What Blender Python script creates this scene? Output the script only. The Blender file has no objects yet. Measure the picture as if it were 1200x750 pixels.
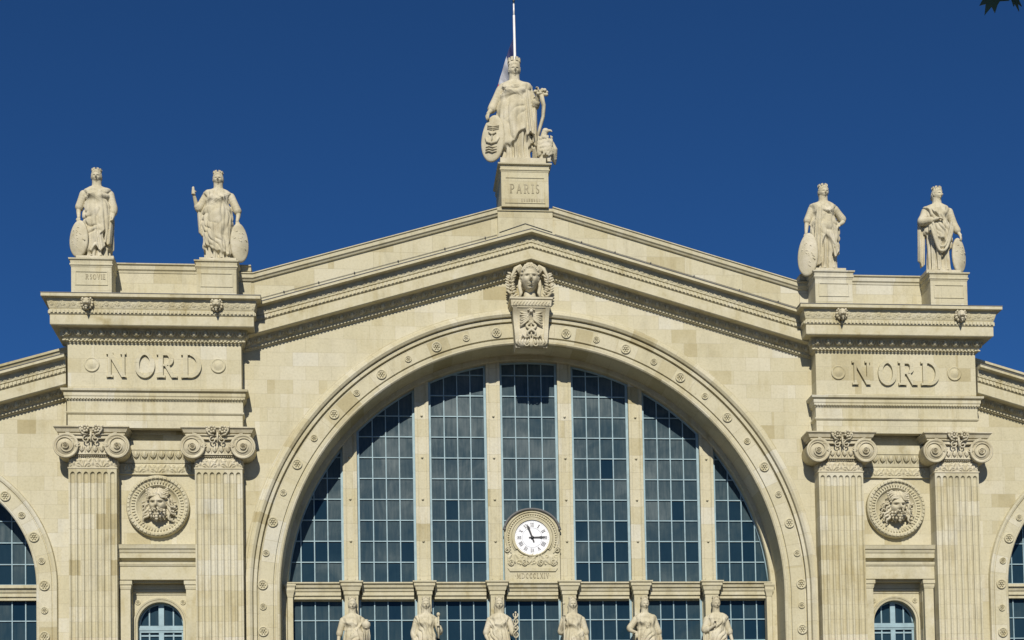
import bpy, bmesh, math, random
import numpy as np
from mathutils import Matrix, Vector

random.seed(7)
PI = math.pi
sc = bpy.context.scene
COL = sc.collection

# ------------------------------------------------------------------ helpers
def catm(x, xs, ys):
    """smooth (monotone-ish) interpolation of a table"""
    xs = np.asarray(xs, float); ys = np.asarray(ys, float)
    x = np.clip(x, xs[0], xs[-1])
    i = np.clip(np.searchsorted(xs, x, side='right') - 1, 0, len(xs) - 2)
    m = np.gradient(ys, xs)
    h = xs[i + 1] - xs[i]
    t = (x - xs[i]) / h
    return ((2*t**3 - 3*t**2 + 1)*ys[i] + (t**3 - 2*t**2 + t)*h*m[i]
            + (-2*t**3 + 3*t**2)*ys[i+1] + (t**3 - t**2)*h*m[i+1])


class MB:
    """collects geometry that becomes ONE mesh"""
    def __init__(self):
        self.v = []; self.f = []; self.s = []; self.m = []

    def add(self, verts, faces, smooth=False, mi=0):
        b = len(self.v)
        self.v.extend([(float(p[0]), float(p[1]), float(p[2])) for p in verts])
        self.f.extend([tuple(b + i for i in f) for f in faces])
        self.s.extend([smooth]*len(faces)); self.m.extend([mi]*len(faces))
        return self

    def join(self, o, M=None):
        vs = o.v if M is None else [tuple(M @ Vector(p)) for p in o.v]
        b = len(self.v)
        self.v.extend(vs); self.f.extend([tuple(b + i for i in f) for f in o.f])
        self.s.extend(o.s); self.m.extend(o.m)
        return self

    def box(self, x0, x1, y0, y1, z0, z1, mi=0):
        v = [(x0,y0,z0),(x1,y0,z0),(x1,y1,z0),(x0,y1,z0),(x0,y0,z1),(x1,y0,z1),(x1,y1,z1),(x0,y1,z1)]
        return self.add(v, [(0,1,5,4),(1,2,6,5),(2,3,7,6),(3,0,4,7),(4,5,6,7),(3,2,1,0)], False, mi)

    def prism(self, pts, y0, y1, mi=0):
        """polygon in the XZ plane extruded along Y"""
        n = len(pts)
        v = [(p[0], y0, p[1]) for p in pts] + [(p[0], y1, p[1]) for p in pts]
        f = [tuple(range(n)), tuple(range(2*n-1, n-1, -1))]
        f += [(i, (i+1) % n, n+(i+1) % n, n+i) for i in range(n)]
        return self.add(v, f, False, mi)

    def rings(self, rings, smooth=True, cap=True, closed=True, mi=0):
        n = len(rings[0]); v = [p for r in rings for p in r]; f = []
        for a in range(len(rings)-1):
            for i in range(n if closed else n-1):
                j = (i+1) % n
                f.append((a*n+i, a*n+j, (a+1)*n+j, (a+1)*n+i))
        self.add(v, f, smooth, mi)
        if cap:
            self.add(rings[0], [tuple(range(n))], False, mi)
            self.add(rings[-1], [tuple(range(n))], False, mi)
        return self

    def tube(self, pts, rad, n=8, flat=1.0, up=(0, 1, 0), cap=True, mi=0):
        pts = [Vector(p) for p in pts]
        if not hasattr(rad, '__len__'): rad = [rad]*len(pts)
        rings = []
        for i, p in enumerate(pts):
            d = (pts[min(i+1, len(pts)-1)] - pts[max(i-1, 0)])
            d = d.normalized() if d.length > 1e-9 else Vector((0, 0, 1))
            u = Vector(up)
            a = d.cross(u)
            if a.length < 1e-3: a = d.cross(Vector((1, 0, 0)))
            a.normalize(); b = d.cross(a).normalized()
            rings.append([tuple(p + a*rad[i]*math.cos(2*PI*k/n) + b*rad[i]*flat*math.sin(2*PI*k/n)) for k in range(n)])
        v = [q for r in rings for q in r]; f = []
        for a in range(len(rings)-1):
            for i in range(n):
                j = (i+1) % n
                f.append((a*n+i, a*n+j, (a+1)*n+j, (a+1)*n+i))
        if cap:
            f.append(tuple(range(n))); f.append(tuple(range((len(rings)-1)*n, len(rings)*n)))
        return self.add(v, f, True, mi)

    def ball(self, c, r, nu=12, nv=8, M=None, mi=0):
        if not hasattr(r, '__len__'): r = (r, r, r)
        v = [(0, 0, r[2])]
        for j in range(1, nv):
            t = PI*j/nv
            for i in range(nu):
                a = 2*PI*i/nu
                v.append((r[0]*math.sin(t)*math.cos(a), r[1]*math.sin(t)*math.sin(a), r[2]*math.cos(t)))
        v.append((0, 0, -r[2])); L = len(v)-1
        f = [(0, 1+i, 1+(i+1) % nu) for i in range(nu)]
        for j in range(nv-2):
            for i in range(nu):
                a = 1+j*nu+i; b = 1+j*nu+(i+1) % nu
                f.append((a, a+nu, b+nu, b))
        f += [(L, 1+(nv-2)*nu+(i+1) % nu, 1+(nv-2)*nu+i) for i in range(nu)]
        if M is not None: v = [tuple(M @ Vector(p)) for p in v]
        v = [(p[0]+c[0], p[1]+c[1], p[2]+c[2]) for p in v]
        return self.add(v, f, True, mi)

    def lathe_y(self, c, prof, n=32, smooth=True, cap=True, mi=0):
        """profile (radius, y) turned about an axis along Y through c"""
        rings = [[(c[0]+r*math.cos(2*PI*k/n), c[1]+y, c[2]+r*math.sin(2*PI*k/n)) for k in range(n)] for r, y in prof]
        v = [p for r in rings for p in r]; f = []
        for a in range(len(rings)-1):
            for i in range(n):
                j = (i+1) % n
                f.append((a*n+i, a*n+j, (a+1)*n+j, (a+1)*n+i))
        if cap:
            f.append(tuple(range(n))); f.append(tuple(range((len(rings)-1)*n, len(rings)*n)))
        return self.add(v, f, smooth, mi)

    def molding(self, path, prof):
        """closed profile (out, z) swept with mitres along an XY path, outward on the right hand"""
        P = [Vector(p) for p in path]; n = len(prof); rings = []
        for i, p in enumerate(P):
            ns = []
            if i > 0:
                d = (P[i]-P[i-1]).normalized(); ns.append(Vector((d.y, -d.x)))
            if i < len(P)-1:
                d = (P[i+1]-P[i]).normalized(); ns.append(Vector((d.y, -d.x)))
            if len(ns) == 2:
                m = (ns[0]+ns[1]); m = m/ (1+ns[0].dot(ns[1]))
            else: m = ns[0]
            rings.append([(p.x+m.x*o, p.y+m.y*o, z) for o, z in prof])
        return self.rings(rings, False)

    def rake(self, path, prof):
        """closed profile (y, dz) carried along a line of (x, z) points, plumb cut"""
        return self.rings([[(x, y, z+dz) for y, dz in prof] for x, z in path], False)

    def arch(self, cx, cz, prof, zb, n=96, a0=PI, a1=0.0):
        rings = []
        if zb is not None: rings.append([(cx-R, y, zb) for R, y in prof])
        for k in range(n+1):
            a = a0+(a1-a0)*k/n
            rings.append([(cx+R*math.cos(a), y, cz+R*math.sin(a)) for R, y in prof])
        if zb is not None: rings.append([(cx+R, y, zb) for R, y in prof])
        m = len(prof); v = [p for r in rings for p in r]; f = []
        for a in range(len(rings)-1):
            for i in range(m):
                j = (i+1) % m
                f.append((a*m+i, a*m+j, (a+1)*m+j, (a+1)*m+i))
        f.append(tuple(range(m))); f.append(tuple(range((len(rings)-1)*m, len(rings)*m)))
        return self.add(v, f, False)

    def relief(self, o, u, v, n, lu, lv, res, fn, skirt=True):
        """carved panel: origin o, unit-ish vectors u, v, n; height fn(U,V) metres along n"""
        o, u, v, n = (np.array(q, float) for q in (o, u, v, n))
        nu = max(2, int(lu/res)); nv = max(2, int(lv/res))
        U, V = np.meshgrid(np.linspace(0, lu, nu+1), np.linspace(0, lv, nv+1))
        H = fn(U, V)
        e = np.minimum(np.minimum(U, lu-U), np.minimum(V, lv-V))
        if skirt: H = np.where(e < 1e-6, 0, H)
        P = o + U[..., None]*u + V[..., None]*v + H[..., None]*n
        P = P.reshape(-1, 3); w = nu+1
        f = [(j*w+i, j*w+i+1, (j+1)*w+i+1, (j+1)*w+i) for j in range(nv) for i in range(nu)]
        return self.add(P, f, True)

    def build(self, name, mat, parent=None, loc=None, recalc=True, label=None):
        me = bpy.data.meshes.new(name)
        me.from_pydata(self.v, [], self.f)
        mats = mat if isinstance(mat, (list, tuple)) else [mat]
        for m in mats: me.materials.append(m)
        me.polygons.foreach_set('use_smooth', self.s)
        me.polygons.foreach_set('material_index', self.m)
        if recalc:
            bm = bmesh.new(); bm.from_mesh(me)
            bmesh.ops.recalc_face_normals(bm, faces=bm.faces)
            bm.to_mesh(me); bm.free()
        me.update()
        o = bpy.data.objects.new(name, me); COL.objects.link(o)
        if parent is not None: o.parent = parent
        if loc is not None: o.location = loc
        if label: o['label'] = label
        return o


def empty(name, label, cat, loc=(0, 0, 0), group=None):
    o = bpy.data.objects.new(name, None); COL.objects.link(o)
    o.location = loc; o.empty_display_size = .5
    o['label'] = label; o['category'] = cat
    if group: o['group'] = group
    return o


def copy_part(o, parent, loc=None, label=None):
    c = o.copy(); COL.objects.link(c); c.parent = parent
    if loc is not None: c.location = loc
    if label: c['label'] = label
    for ch in list(o.children):
        d = ch.copy(); COL.objects.link(d); d.parent = c
    return c

# ------------------------------------------------------------------ materials
def newmat(name):
    m = bpy.data.materials.new(name); m.use_nodes = True
    nt = m.node_tree; b = nt.nodes['Principled BSDF']
    return m, nt, b


def nd(nt, t, **kw):
    n = nt.nodes.new(t)
    for k, v in kw.items(): setattr(n, k, v)
    return n


def mth(nt, op, a, b=None, clamp=False):
    n = nd(nt, 'ShaderNodeMath', operation=op, use_clamp=clamp)
    for i, q in enumerate((a, b)):
        if q is None: continue
        if isinstance(q, (int, float)): n.inputs[i].default_value = q
        else: nt.links.new(q, n.inputs[i])
    return n.outputs[0]


def ramp(nt, fac, stops):
    r = nd(nt, 'ShaderNodeValToRGB'); e = r.color_ramp.elements
    e[0].position, e[0].color = stops[0][0], (*stops[0][1], 1)
    e[1].position, e[1].color = stops[-1][0], (*stops[-1][1], 1)
    for p, c in stops[1:-1]:
        q = e.new(p); q.color = (*c, 1)
    nt.links.new(fac, r.inputs[0]); return r.outputs[0]


def mix(nt, mode, fac, a, b):
    n = nd(nt, 'ShaderNodeMix', data_type='RGBA', blend_type=mode)
    for s, q in ((n.inputs[0], fac), (n.inputs[6], a), (n.inputs[7], b)):
        if isinstance(q, (int, float)): s.default_value = q
        elif isinstance(q, tuple): s.default_value = (*q, 1)
        else: nt.links.new(q, s)
    return n.outputs[2]


def noise(nt, vec, scale, detail=5, rough=.55, dist=0.0):
    n = nd(nt, 'ShaderNodeTexNoise'); n.inputs['Scale'].default_value = scale
    n.inputs['Detail'].default_value = detail; n.inputs['Roughness'].default_value = rough
    n.inputs['Distortion'].default_value = dist
    nt.links.new(vec, n.inputs['Vector']); return n.outputs['Fac']


def mapping(nt, vec, scale=(1, 1, 1), loc=(0, 0, 0)):
    n = nd(nt, 'ShaderNodeMapping'); n.inputs['Scale'].default_value = scale
    n.inputs['Location'].default_value = loc
    nt.links.new(vec, n.inputs['Vector']); return n.outputs[0]


def stone(name, pal, blocks=None, arch=None, bw=1.25, rh=.62, mortar=.012, stain=.5, bump=.25, var=1.16, dirt=(.17, .145, .085)):
    """limestone; blocks=True for coursed ashlar, arch=(cx,cz,R) for radial voussoirs"""
    m, nt, b = newmat(name)
    geo = nd(nt, 'ShaderNodeNewGeometry'); pos = geo.outputs['Position']
    sx = nd(nt, 'ShaderNodeSeparateXYZ'); nt.links.new(pos, sx.inputs[0])
    X, Y, Z = sx.outputs
    mort = None
    if blocks:
        cmb = nd(nt, 'ShaderNodeCombineXYZ')
        if arch:
            cx, cz, R = arch
            dx = mth(nt, 'SUBTRACT', X, cx); dz = mth(nt, 'SUBTRACT', Z, cz)
            up = mth(nt, 'MAXIMUM', dz, 0.0)
            ang = mth(nt, 'ARCTAN2', dx, up)
            rad = mth(nt, 'SQRT', mth(nt, 'ADD', mth(nt, 'MULTIPLY', dx, dx), mth(nt, 'MULTIPLY', up, up)))
            low = mth(nt, 'MINIMUM', dz, 0.0)
            s = mth(nt, 'SUBTRACT', mth(nt, 'MULTIPLY', ang, R), mth(nt, 'MULTIPLY', low, mth(nt, 'SIGN', dx)))
            nt.links.new(mth(nt, 'ADD', s, 200.0), cmb.inputs[0])
            nt.links.new(mth(nt, 'ADD', rad, mth(nt, 'MULTIPLY', Y, .5)), cmb.inputs[1])
        else:
            nt.links.new(mth(nt, 'ADD', mth(nt, 'ADD', X, 200.3), mth(nt, 'MULTIPLY', Y, .8)), cmb.inputs[0])
            nt.links.new(mth(nt, 'ADD', Z, .17), cmb.inputs[1])
        br = nd(nt, 'ShaderNodeTexBrick'); nt.links.new(cmb.outputs[0], br.inputs['Vector'])
        br.offset = .5 if not arch else .37; br.offset_frequency = 2
        for k, v in (('Color1', (0, 0, 0, 1)), ('Color2', (1, 1, 1, 1)), ('Mortar', (.5, .5, .5, 1))): br.inputs[k].default_value = v
        br.inputs['Scale'].default_value = 1; br.inputs['Mortar Size'].default_value = mortar
        br.inputs['Mortar Smooth'].default_value = .3; br.inputs['Brick Width'].default_value = bw
        br.inputs['Row Height'].default_value = rh
        mort = br.outputs['Fac']
        tint = br.outputs['Color']
        b2 = nd(nt, 'ShaderNodeTexBrick'); nt.links.new(cmb.outputs[0], b2.inputs['Vector'])
        b2.offset = .42; b2.offset_frequency = 3; b2.squash = .6; b2.squash_frequency = 2
        for k, v in (('Color1', (0, 0, 0, 1)), ('Color2', (1, 1, 1, 1)), ('Mortar', (.5, .5, .5, 1))): b2.inputs[k].default_value = v
        b2.inputs['Scale'].default_value = 1; b2.inputs['Mortar Size'].default_value = 0
        b2.inputs['Brick Width'].default_value = bw*1.7; b2.inputs['Row Height'].default_value = rh*2
        tint = mth(nt, 'ADD', mth(nt, 'MULTIPLY', tint, .55), mth(nt, 'MULTIPLY', b2.outputs['Color'], .45))
        n0 = noise(nt, pos, .9, 4)
        f = mth(nt, 'ADD', mth(nt, 'MULTIPLY', tint, var), mth(nt, 'MULTIPLY', n0, .35))
        f = mth(nt, 'SUBTRACT', f, (var-1)/2+.16, True)
        col = ramp(nt, f, pal)
    else:
        f = noise(nt, pos, 1.3, 6, .6)
        f = mth(nt, 'MULTIPLY', mth(nt, 'SUBTRACT', f, .28), 2.1, True)
        col = ramp(nt, f, pal)
    # weather stains: broad patches and vertical runs
    st1 = noise(nt, pos, .33, 6, .62, .4)
    run = noise(nt, mapping(nt, pos, (3.2, 3.2, .28)), 1.0, 5, .6)
    q = mth(nt, 'MULTIPLY', mth(nt, 'SUBTRACT', mth(nt, 'ADD', mth(nt, 'MULTIPLY', st1, .6), mth(nt, 'MULTIPLY', run, .5)), .58), 5.5, True)
    col = mix(nt, 'MIX', mth(nt, 'MULTIPLY', q, stain), col, mix(nt, 'MULTIPLY', 1.0, col, (.74, .68, .52)))
    soot = noise(nt, mapping(nt, pos, (1.0, 1.0, .42), (3, 9, 1)), .75, 7, .68, .5)
    col = mix(nt, 'MULTIPLY', mth(nt, 'MULTIPLY', mth(nt, 'MULTIPLY', mth(nt, 'SUBTRACT', soot, .52), 4.5, True), stain*.85), col, (.70, .70, .70))
    fine = noise(nt, pos, 9.0, 5, .7)
    col = mix(nt, 'MULTIPLY', .55, col, ramp(nt, fine, [(.25, (.72, .70, .64)), (.5, (.97, .97, .95)), (.8, (1.12, 1.11, 1.08))]))
    # pits and small black crusts
    pit = noise(nt, mapping(nt, pos, (1, 1, 1), (31, 7, 5)), 3.1, 8, .75)
    col = mix(nt, 'MIX', mth(nt, 'MULTIPLY', mth(nt, 'MULTIPLY', mth(nt, 'SUBTRACT', pit, .63), 8.0, True), .55), col, dirt)
    if mort is not None:
        col = mix(nt, 'MIX', mth(nt, 'MULTIPLY', mort, .5), col, (.30, .265, .18))
    nt.links.new(col, b.inputs['Base Color'])
    b.inputs['Roughness'].default_value = .88
    b.inputs['Specular IOR Level'].default_value = .25
    h = mth(nt, 'ADD', mth(nt, 'MULTIPLY', fine, .5), mth(nt, 'MULTIPLY', noise(nt, pos, 26., 4, .7), .25))
    if mort is not None: h = mth(nt, 'SUBTRACT', h, mth(nt, 'MULTIPLY', mort, .9))
    bp = nd(nt, 'ShaderNodeBump'); bp.inputs['Strength'].default_value = bump; bp.inputs['Distance'].default_value = .04
    nt.links.new(h, bp.inputs['Height']); nt.links.new(bp.outputs[0], b.inputs['Normal'])
    return m


PAL = [(0.0, (0.387, 0.337, 0.198)), (.12, (0.439, 0.391, 0.246)), (.25, (0.489, 0.446, 0.299)), (.50, (0.510, 0.470, 0.328)), (.72, (0.525, 0.485, 0.348)), (.88, (0.555, 0.520, 0.395)), (1.0, (0.550, 0.525, 0.420))]
PAL_S = [(0.0, (0.408, 0.361, 0.246)), (.4, (0.500, 0.455, 0.323)), (.7, (0.550, 0.505, 0.381)), (1.0, (0.602, 0.559, 0.444))]
M_wall = stone('limestone_ashlar', PAL, True, bw=1.35, rh=.74, mortar=.009)
M_big = stone('limestone_large_blocks', PAL, True, bw=2.1, rh=.95, stain=.75)
M_arch = stone('limestone_voussoirs', PAL, True, arch=(0, 16.55, 14.2), bw=1.15, rh=.9)
M_archL = stone('limestone_voussoirs_west', PAL, True, arch=(-32.1, 17.0, 6.8), bw=.95, rh=.9)
M_archR = stone('limestone_voussoirs_east', PAL, True, arch=(32.1, 17.0, 6.8), bw=.95, rh=.9)
M_shaft = stone('limestone_shaft_blocks', PAL, True, bw=1.45, rh=.80, stain=1.0, var=1.30)
M_carve = stone('limestone_carved', PAL, False, stain=.75, bump=.3)
M_fig = stone('limestone_sculpture', PAL_S, False, stain=.4, bump=.35)
M_dark = stone('weathered_inscription', [(0, (.20, .17, .10)), (.45, (.32, .285, .19)), (1, (.49, .45, .33))], False)


def plain(name, c, rough=.6, metal=0, spec=.5, nz=.12, nsc=3.0):
    m, nt, b = newmat(name)
    geo = nd(nt, 'ShaderNodeNewGeometry')
    f = noise(nt, geo.outputs['Position'], nsc, 5)
    d = tuple(x*(1-nz) for x in c); e = tuple(min(1, x*(1+nz)) for x in c)
    nt.links.new(ramp(nt, f, [(.3, d), (.7, e)]), b.inputs['Base Color'])
    b.inputs['Roughness'].default_value = rough; b.inputs['Metallic'].default_value = metal
    b.inputs['Specular IOR Level'].default_value = spec
    return m


M_frame = plain('pale_blue_paint', (.25, .36, .395), .55, nz=.14)
M_frame_thin = plain('pale_blue_grey_paint', (.27, .39, .42), .5, nz=.14)
M_zinc = plain('zinc_roof', (.20, .22, .24), .45, .3)
M_lead = plain('lead_flashing', (.12, .12, .115), .7)
M_dial = plain('white_enamel', (.80, .80, .80), .25, nz=.02)
M_black = plain('black_paint', (.012, .012, .014), .5)
M_grey = plain('grey_ring_paint', (.42, .46, .50), .4)
M_pole = plain('white_painted_pole', (.80, .78, .74), .35)
M_shaded_white = plain('flag_shaded_white', (.36, .37, .40), .8)  # white cloth greyed: its backlit shade is put into the colour
M_blue = plain('flag_blue', (.012, .02, .09), .8)
M_red = plain('flag_red', (.55, .02, .035), .8)
M_iron = plain('dark_cast_iron', (.035, .05, .055), .5)

# glass: dark station hall behind old dusty panes
M_glass, nt, b = newmat('old_window_glass')
geo = nd(nt, 'ShaderNodeNewGeometry')
at = nd(nt, 'ShaderNodeAttribute', attribute_name='pane')
streak = noise(nt, mapping(nt, geo.outputs['Position'], (7, 7, .8)), 1.0, 6, .65)
cloud = noise(nt, geo.outputs['Position'], .38, 5, .62, .8)
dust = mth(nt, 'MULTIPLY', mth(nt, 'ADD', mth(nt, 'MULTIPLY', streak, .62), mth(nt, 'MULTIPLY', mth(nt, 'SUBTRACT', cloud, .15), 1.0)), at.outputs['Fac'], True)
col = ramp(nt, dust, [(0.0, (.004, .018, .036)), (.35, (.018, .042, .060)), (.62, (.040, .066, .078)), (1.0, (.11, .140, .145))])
nt.links.new(col, b.inputs['Base Color'])
b.inputs['Roughness'].default_value = .12
nt.links.new(ramp(nt, dust, [(0, (.08,)*3), (.8, (.35,)*3)]), b.inputs['Roughness'])
b.inputs['IOR'].default_value = 1.30; b.inputs['Specular IOR Level'].default_value = .35
bp = nd(nt, 'ShaderNodeBump'); bp.inputs['Strength'].default_value = .12; bp.inputs['Distance'].default_value = .05
nt.links.new(noise(nt, geo.outputs['Position'], 1.6, 2), bp.inputs['Height']); nt.links.new(bp.outputs[0], b.inputs['Normal'])

# leaves, bark, ground
M_leaf, nt, b = newmat('plane_tree_leaf')
b.inputs['Base Color'].default_value = (.045, .07, .02, 1); b.inputs['Roughness'].default_value = .5
geo = nd(nt, 'ShaderNodeNewGeometry')
nt.links.new(ramp(nt, noise(nt, geo.outputs['Position'], 2.0, 3), [(.3, (.03, .05, .015)), (.7, (.07, .10, .03))]), b.inputs['Base Color'])
M_bark = plain('mottled_bark', (.16, .13, .09), .9, nz=.5, nsc=6)
M_asph = plain('asphalt', (.05, .05, .05), .9, nz=.25, nsc=2)
M_pave = plain('granite_paving', (.13, .11, .08), .85, nz=.2, nsc=1.5)
M_paint = plain('road_paint', (.7, .7, .68), .7)

# ------------------------------------------------------------------ ornament
def egg_band(mb, p0, p1, down, out, h, pitch, depth=None, bead=True):
    """egg-and-dart row from p0 to p1 (top edge line), hanging along `down`, standing along `out`"""
    p0, p1, down, out = Vector(p0), Vector(p1), Vector(down).normalized(), Vector(out).normalized()
    L = (p1-p0).length; n = max(1, round(L/pitch)); pit = L/n; d = (p1-p0).normalized()
    depth = depth or h*.35
    he = h*(.70 if bead else .9)
    M = Matrix((d, out, -down)).transposed()
    for i in range(n):
        c = p0+d*(pit*(i+.5))+down*(he*.47)
        mb.ball(c, (pit*.23, depth, he*.40), 8, 6, M)
        arc = []
        for k in range(9):
            a = PI*k/8
            arc.append(c + d*(-math.cos(a)*pit*.37) + down*(math.sin(a)*he*.52-he*.28) + out*depth*.5)
        mb.tube(arc, pit*.055, 5, up=tuple(out))
        c2 = p0+d*(pit*(i+1))+down*(he*.6)
        mb.ball(c2, (pit*.055, depth*.7, he*.36), 6, 4, M)
        if bead:
            for k in range(3):
                c3 = p0+d*(pit*(i+(k+.5)/3))+down*(h*.88)+out*depth*.3
                mb.ball(c3, (pit*.13, depth*.5, h*.085), 6, 4, M)
    return mb


def f_foliage(p, amp):
    def fn(U, V):
        H = V.max(); v = V/H; u = (U/p) % 1.0; alt = (np.floor(U/p) % 2)
        x = (u-.5)*1.1; z = np.where(alt > .5, v, 1-v)
        a = np.arctan2(x, z+.12); r = np.hypot(x, z+.12)
        leaf = (.5+.5*np.cos(a*9))*np.clip((1.02-r)*4, 0, 1)*np.clip(r*3, 0, 1)
        cur = np.exp(-((np.hypot(np.abs(x)-.42, z-.75)-.12)/.05)**2)
        edge = np.exp(-((np.abs(np.sin(PI*U/p))-.05)/.12)**2)*.7
        return amp*np.clip(leaf*.9+cur*.8+edge*.4, 0, 1.1)
    return fn


def f_scroll(p, amp):
    p = p*.5
    def fn(U, V):
        H = V.max(); v = (V/H-.5)*2; t = 2*PI*U/p
        x = ((U/p*2) % 1.0-.5)*p/2/(H/2); sg = np.where((np.floor(U/p*2) % 2) > .5, 1, -1)
        zz = v+.18*sg
        r = np.hypot(x, zz); a = np.arctan2(zz, x)
        ring = np.exp(-((r-.48)/.13)**2)
        core = np.clip((.22-r)*8, 0, 1)
        leaf = (.5+.5*np.cos(a*7+r*6*sg))*np.clip((.95-r)*4, 0, 1)
        q = np.clip(ring*.7+core+leaf*.8, 0, 1.2)
        q = q*(.75+.25*np.sin(U*53+V*31)*np.sin(U*37-V*47))
        return amp*1.5*q-amp*.6
    return fn


def f_wave(p, amp):
    def fn(U, V):
        H = V.max(); v = V/H
        return amp*(.5+.5*np.sin(2*PI*(U/p+.25*np.sin(v*PI*2))))*np.sin(v*PI)**.5
    return fn


def dentils(mb, p0, p1, down, out, h, pitch, depth):
    p0, p1, down, out = Vector(p0), Vector(p1), Vector(down).normalized(), Vector(out).normalized()
    L = (p1-p0).length; n = max(1, round(L/pitch)); pit = L/n; d = (p1-p0)/L
    for i in range(n):
        a = p0+d*pit*(i+.2); e = d*pit*.6
        q = [a, a+e, a+e+down*h, a+down*h]
        v = [tuple(x) for x in q]+[tuple(x+out*depth) for x in q]
        mb.add(v, [(4,5,6,7),(0,1,5,4),(1,2,6,5),(2,3,7,6),(3,0,4,7)])
    return mb


def rosette(mb, c, R, dep=.07):
    prof = [(R, 0), (R, -dep*.7), (R*.88, -dep), (R*.78, -dep*.9), (R*.72, -dep*.35), (R*.3, -dep*.35)]
    mb.lathe_y(c, prof, 20, cap=False)
    for k in range(6):
        a = 2*PI*k/6
        mb.ball((c[0]+math.cos(a)*R*.45, c[1]-dep*.4, c[2]+math.sin(a)*R*.45), (R*.2, dep*.8, R*.2), 7, 5)
    mb.ball((c[0], c[1]-dep*.5, c[2]), (R*.2, dep, R*.2), 8, 5)
    return mb


# ---- lettering cut from strokes: polygons in a unit-height frame (x, z)
def L_rect(x0, x1, z0, z1): return [(x0, z0), (x1, z0), (x1, z1), (x0, z1)]
def L_diag(x0, z0, x1, z1, w): return [(x0-w/2, z0), (x0+w/2, z0), (x1+w/2, z1), (x1-w/2, z1)]
def L_arc(cx, cz, rx, rz, a0, a1, w, w2=None, n=14):
    """arc band split in quads; returns several polygons"""
    w2 = w if w2 is None else w2; out = []
    for k in range(n):
        q = []
        for a, o in ((a0+(a1-a0)*k/n, 1), (a0+(a1-a0)*(k+1)/n, 1), (a0+(a1-a0)*(k+1)/n, 0), (a0+(a1-a0)*k/n, 0)):
            ww = w2+(w-w2)*abs(math.cos(a))
            q.append((cx+(rx-(0 if o else ww))*math.cos(a), cz+(rz-(0 if o else ww))*math.sin(a)))
        out.append(q)
    return out


def glyph(ch):
    T, t, s, w = .185, .105, .085, .08   # thick, thin, serif height, serif overhang
    def stem(x, W): return [L_rect(x, x+W, 0, 1), L_rect(x-w, x+W+w, 0, s), L_rect(x-w, x+W+w, 1-s, 1)]
    H = PI/2
    if ch == 'N': return stem(.08, t)+stem(.62, t)[:1]+[L_rect(.55, .78, 1-s, 1), L_diag(.62+t/2+.02, 0, .13, 1, T)], .82
    if ch == 'O': return L_arc(.40, .5, .40, .52, 0, 2*PI, T, t, 30), .82
    if ch == 'R': return stem(.08, T)+[L_rect(.2, .42, 1-s-.02, 1-.01), L_rect(.2, .42, .46, .54)]+L_arc(.42, .73, .25, .265, -H, H, T, t)+[L_diag(.68, 0, .40, .5, T), L_rect(.62, .82, 0, s)], .84
    if ch == 'D': return stem(.08, T)+[L_rect(.2, .36, .92, .995), L_rect(.2, .36, .005, .08)]+L_arc(.36, .5, .44, .5, -H, H, T, t, 20), .84
    if ch == 'P': return stem(.08, T)+[L_rect(.2, .40, .92, .995), L_rect(.2, .40, .42, .5)]+L_arc(.40, .71, .25, .29, -H, H, T, t), .70
    if ch == 'A': return [L_diag(.08, 0, .36, 1, t), L_diag(.64, 0, .36, 1, T), L_rect(.18, .52, .3, .38), L_rect(0, .18, 0, s), L_rect(.54, .76, 0, s)], .76
    if ch == 'I': return stem(.08, T), .32
    if ch == 'S': return L_arc(.27, .74, .24, .26, -H, H*-3.6, .12, t)+L_arc(.27, .265, .25, .265, H, -H*1.7, .13, t), .56
    if ch == 'M': return [L_rect(.06, .06+t, 0, 1), L_rect(0, .2, 0, s), L_rect(.74, .74+T, 0, 1), L_rect(.68, .96, 0, s), L_diag(.47, .1, .15, 1, T), L_diag(.47, .1, .80, 1, t)], .98
    if ch == 'C': return L_arc(.42, .5, .40, .51, H*.55, H*3.45, T, t, 24)+[L_rect(.6, .68, .68, .92)], .74
    if ch == 'L': return stem(.08, T)+[L_rect(.2, .58, 0, s+.01), L_rect(.5, .58, 0, .25)], .62
    if ch == 'E': return stem(.08, T)+[L_rect(.2, .56, 0, s+.01), L_rect(.2, .56, .925, .998), L_rect(.2, .46, .46, .54)], .62
    if ch == 'V': return [L_diag(.36, 0, .10, 1, T), L_diag(.36, 0, .62, 1, t), L_rect(0, .2, 1-s, 1), L_rect(.52, .72, 1-s, 1)], .72
    if ch == 'X': return [L_diag(.64, 0, .10, 1, T), L_diag(.10, 0, .64, 1, t), L_rect(0, .22, 0, s), L_rect(.52, .76, 0, s), L_rect(0, .2, 1-s, 1), L_rect(.54, .72, 1-s, 1)], .76
    if ch == '.': return [L_rect(.04, .16, .42, .56)], .22
    return [], .3


def text(mb, s, x, y, z, h, gap=.16, sx=1.0, dep=.05, width=None, rot=None, xs=None):
    """raised letters; rot=(cx,cz,angle) turns them on a dial; xs gives each letter's own start"""
    g = [glyph(c) for c in s]
    tot = sum(q[1] for q in g)+gap*(len(s)-1)
    if width: sx = width/(tot*h)
    cur = 0; k = 0
    for i, (polys, w) in enumerate(g):
        ox = xs[i] if xs else x+cur*h*sx
        for P in polys:
            k += 1; d = dep+.0015*(k % 7)
            Q = [(ox+p[0]*h*sx, z+p[1]*h) for p in P]
            if rot:
                cx, cz, a = rot; ca, sa = math.cos(a), math.sin(a)
                Q = [(cx+(p[0]-cx)*ca+(p[1]-cz)*sa, cz-(p[0]-cx)*sa+(p[1]-cz)*ca) for p in Q]
            mb.prism(Q, y-d, y+.01)
        cur += w+gap
    return mb

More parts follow.
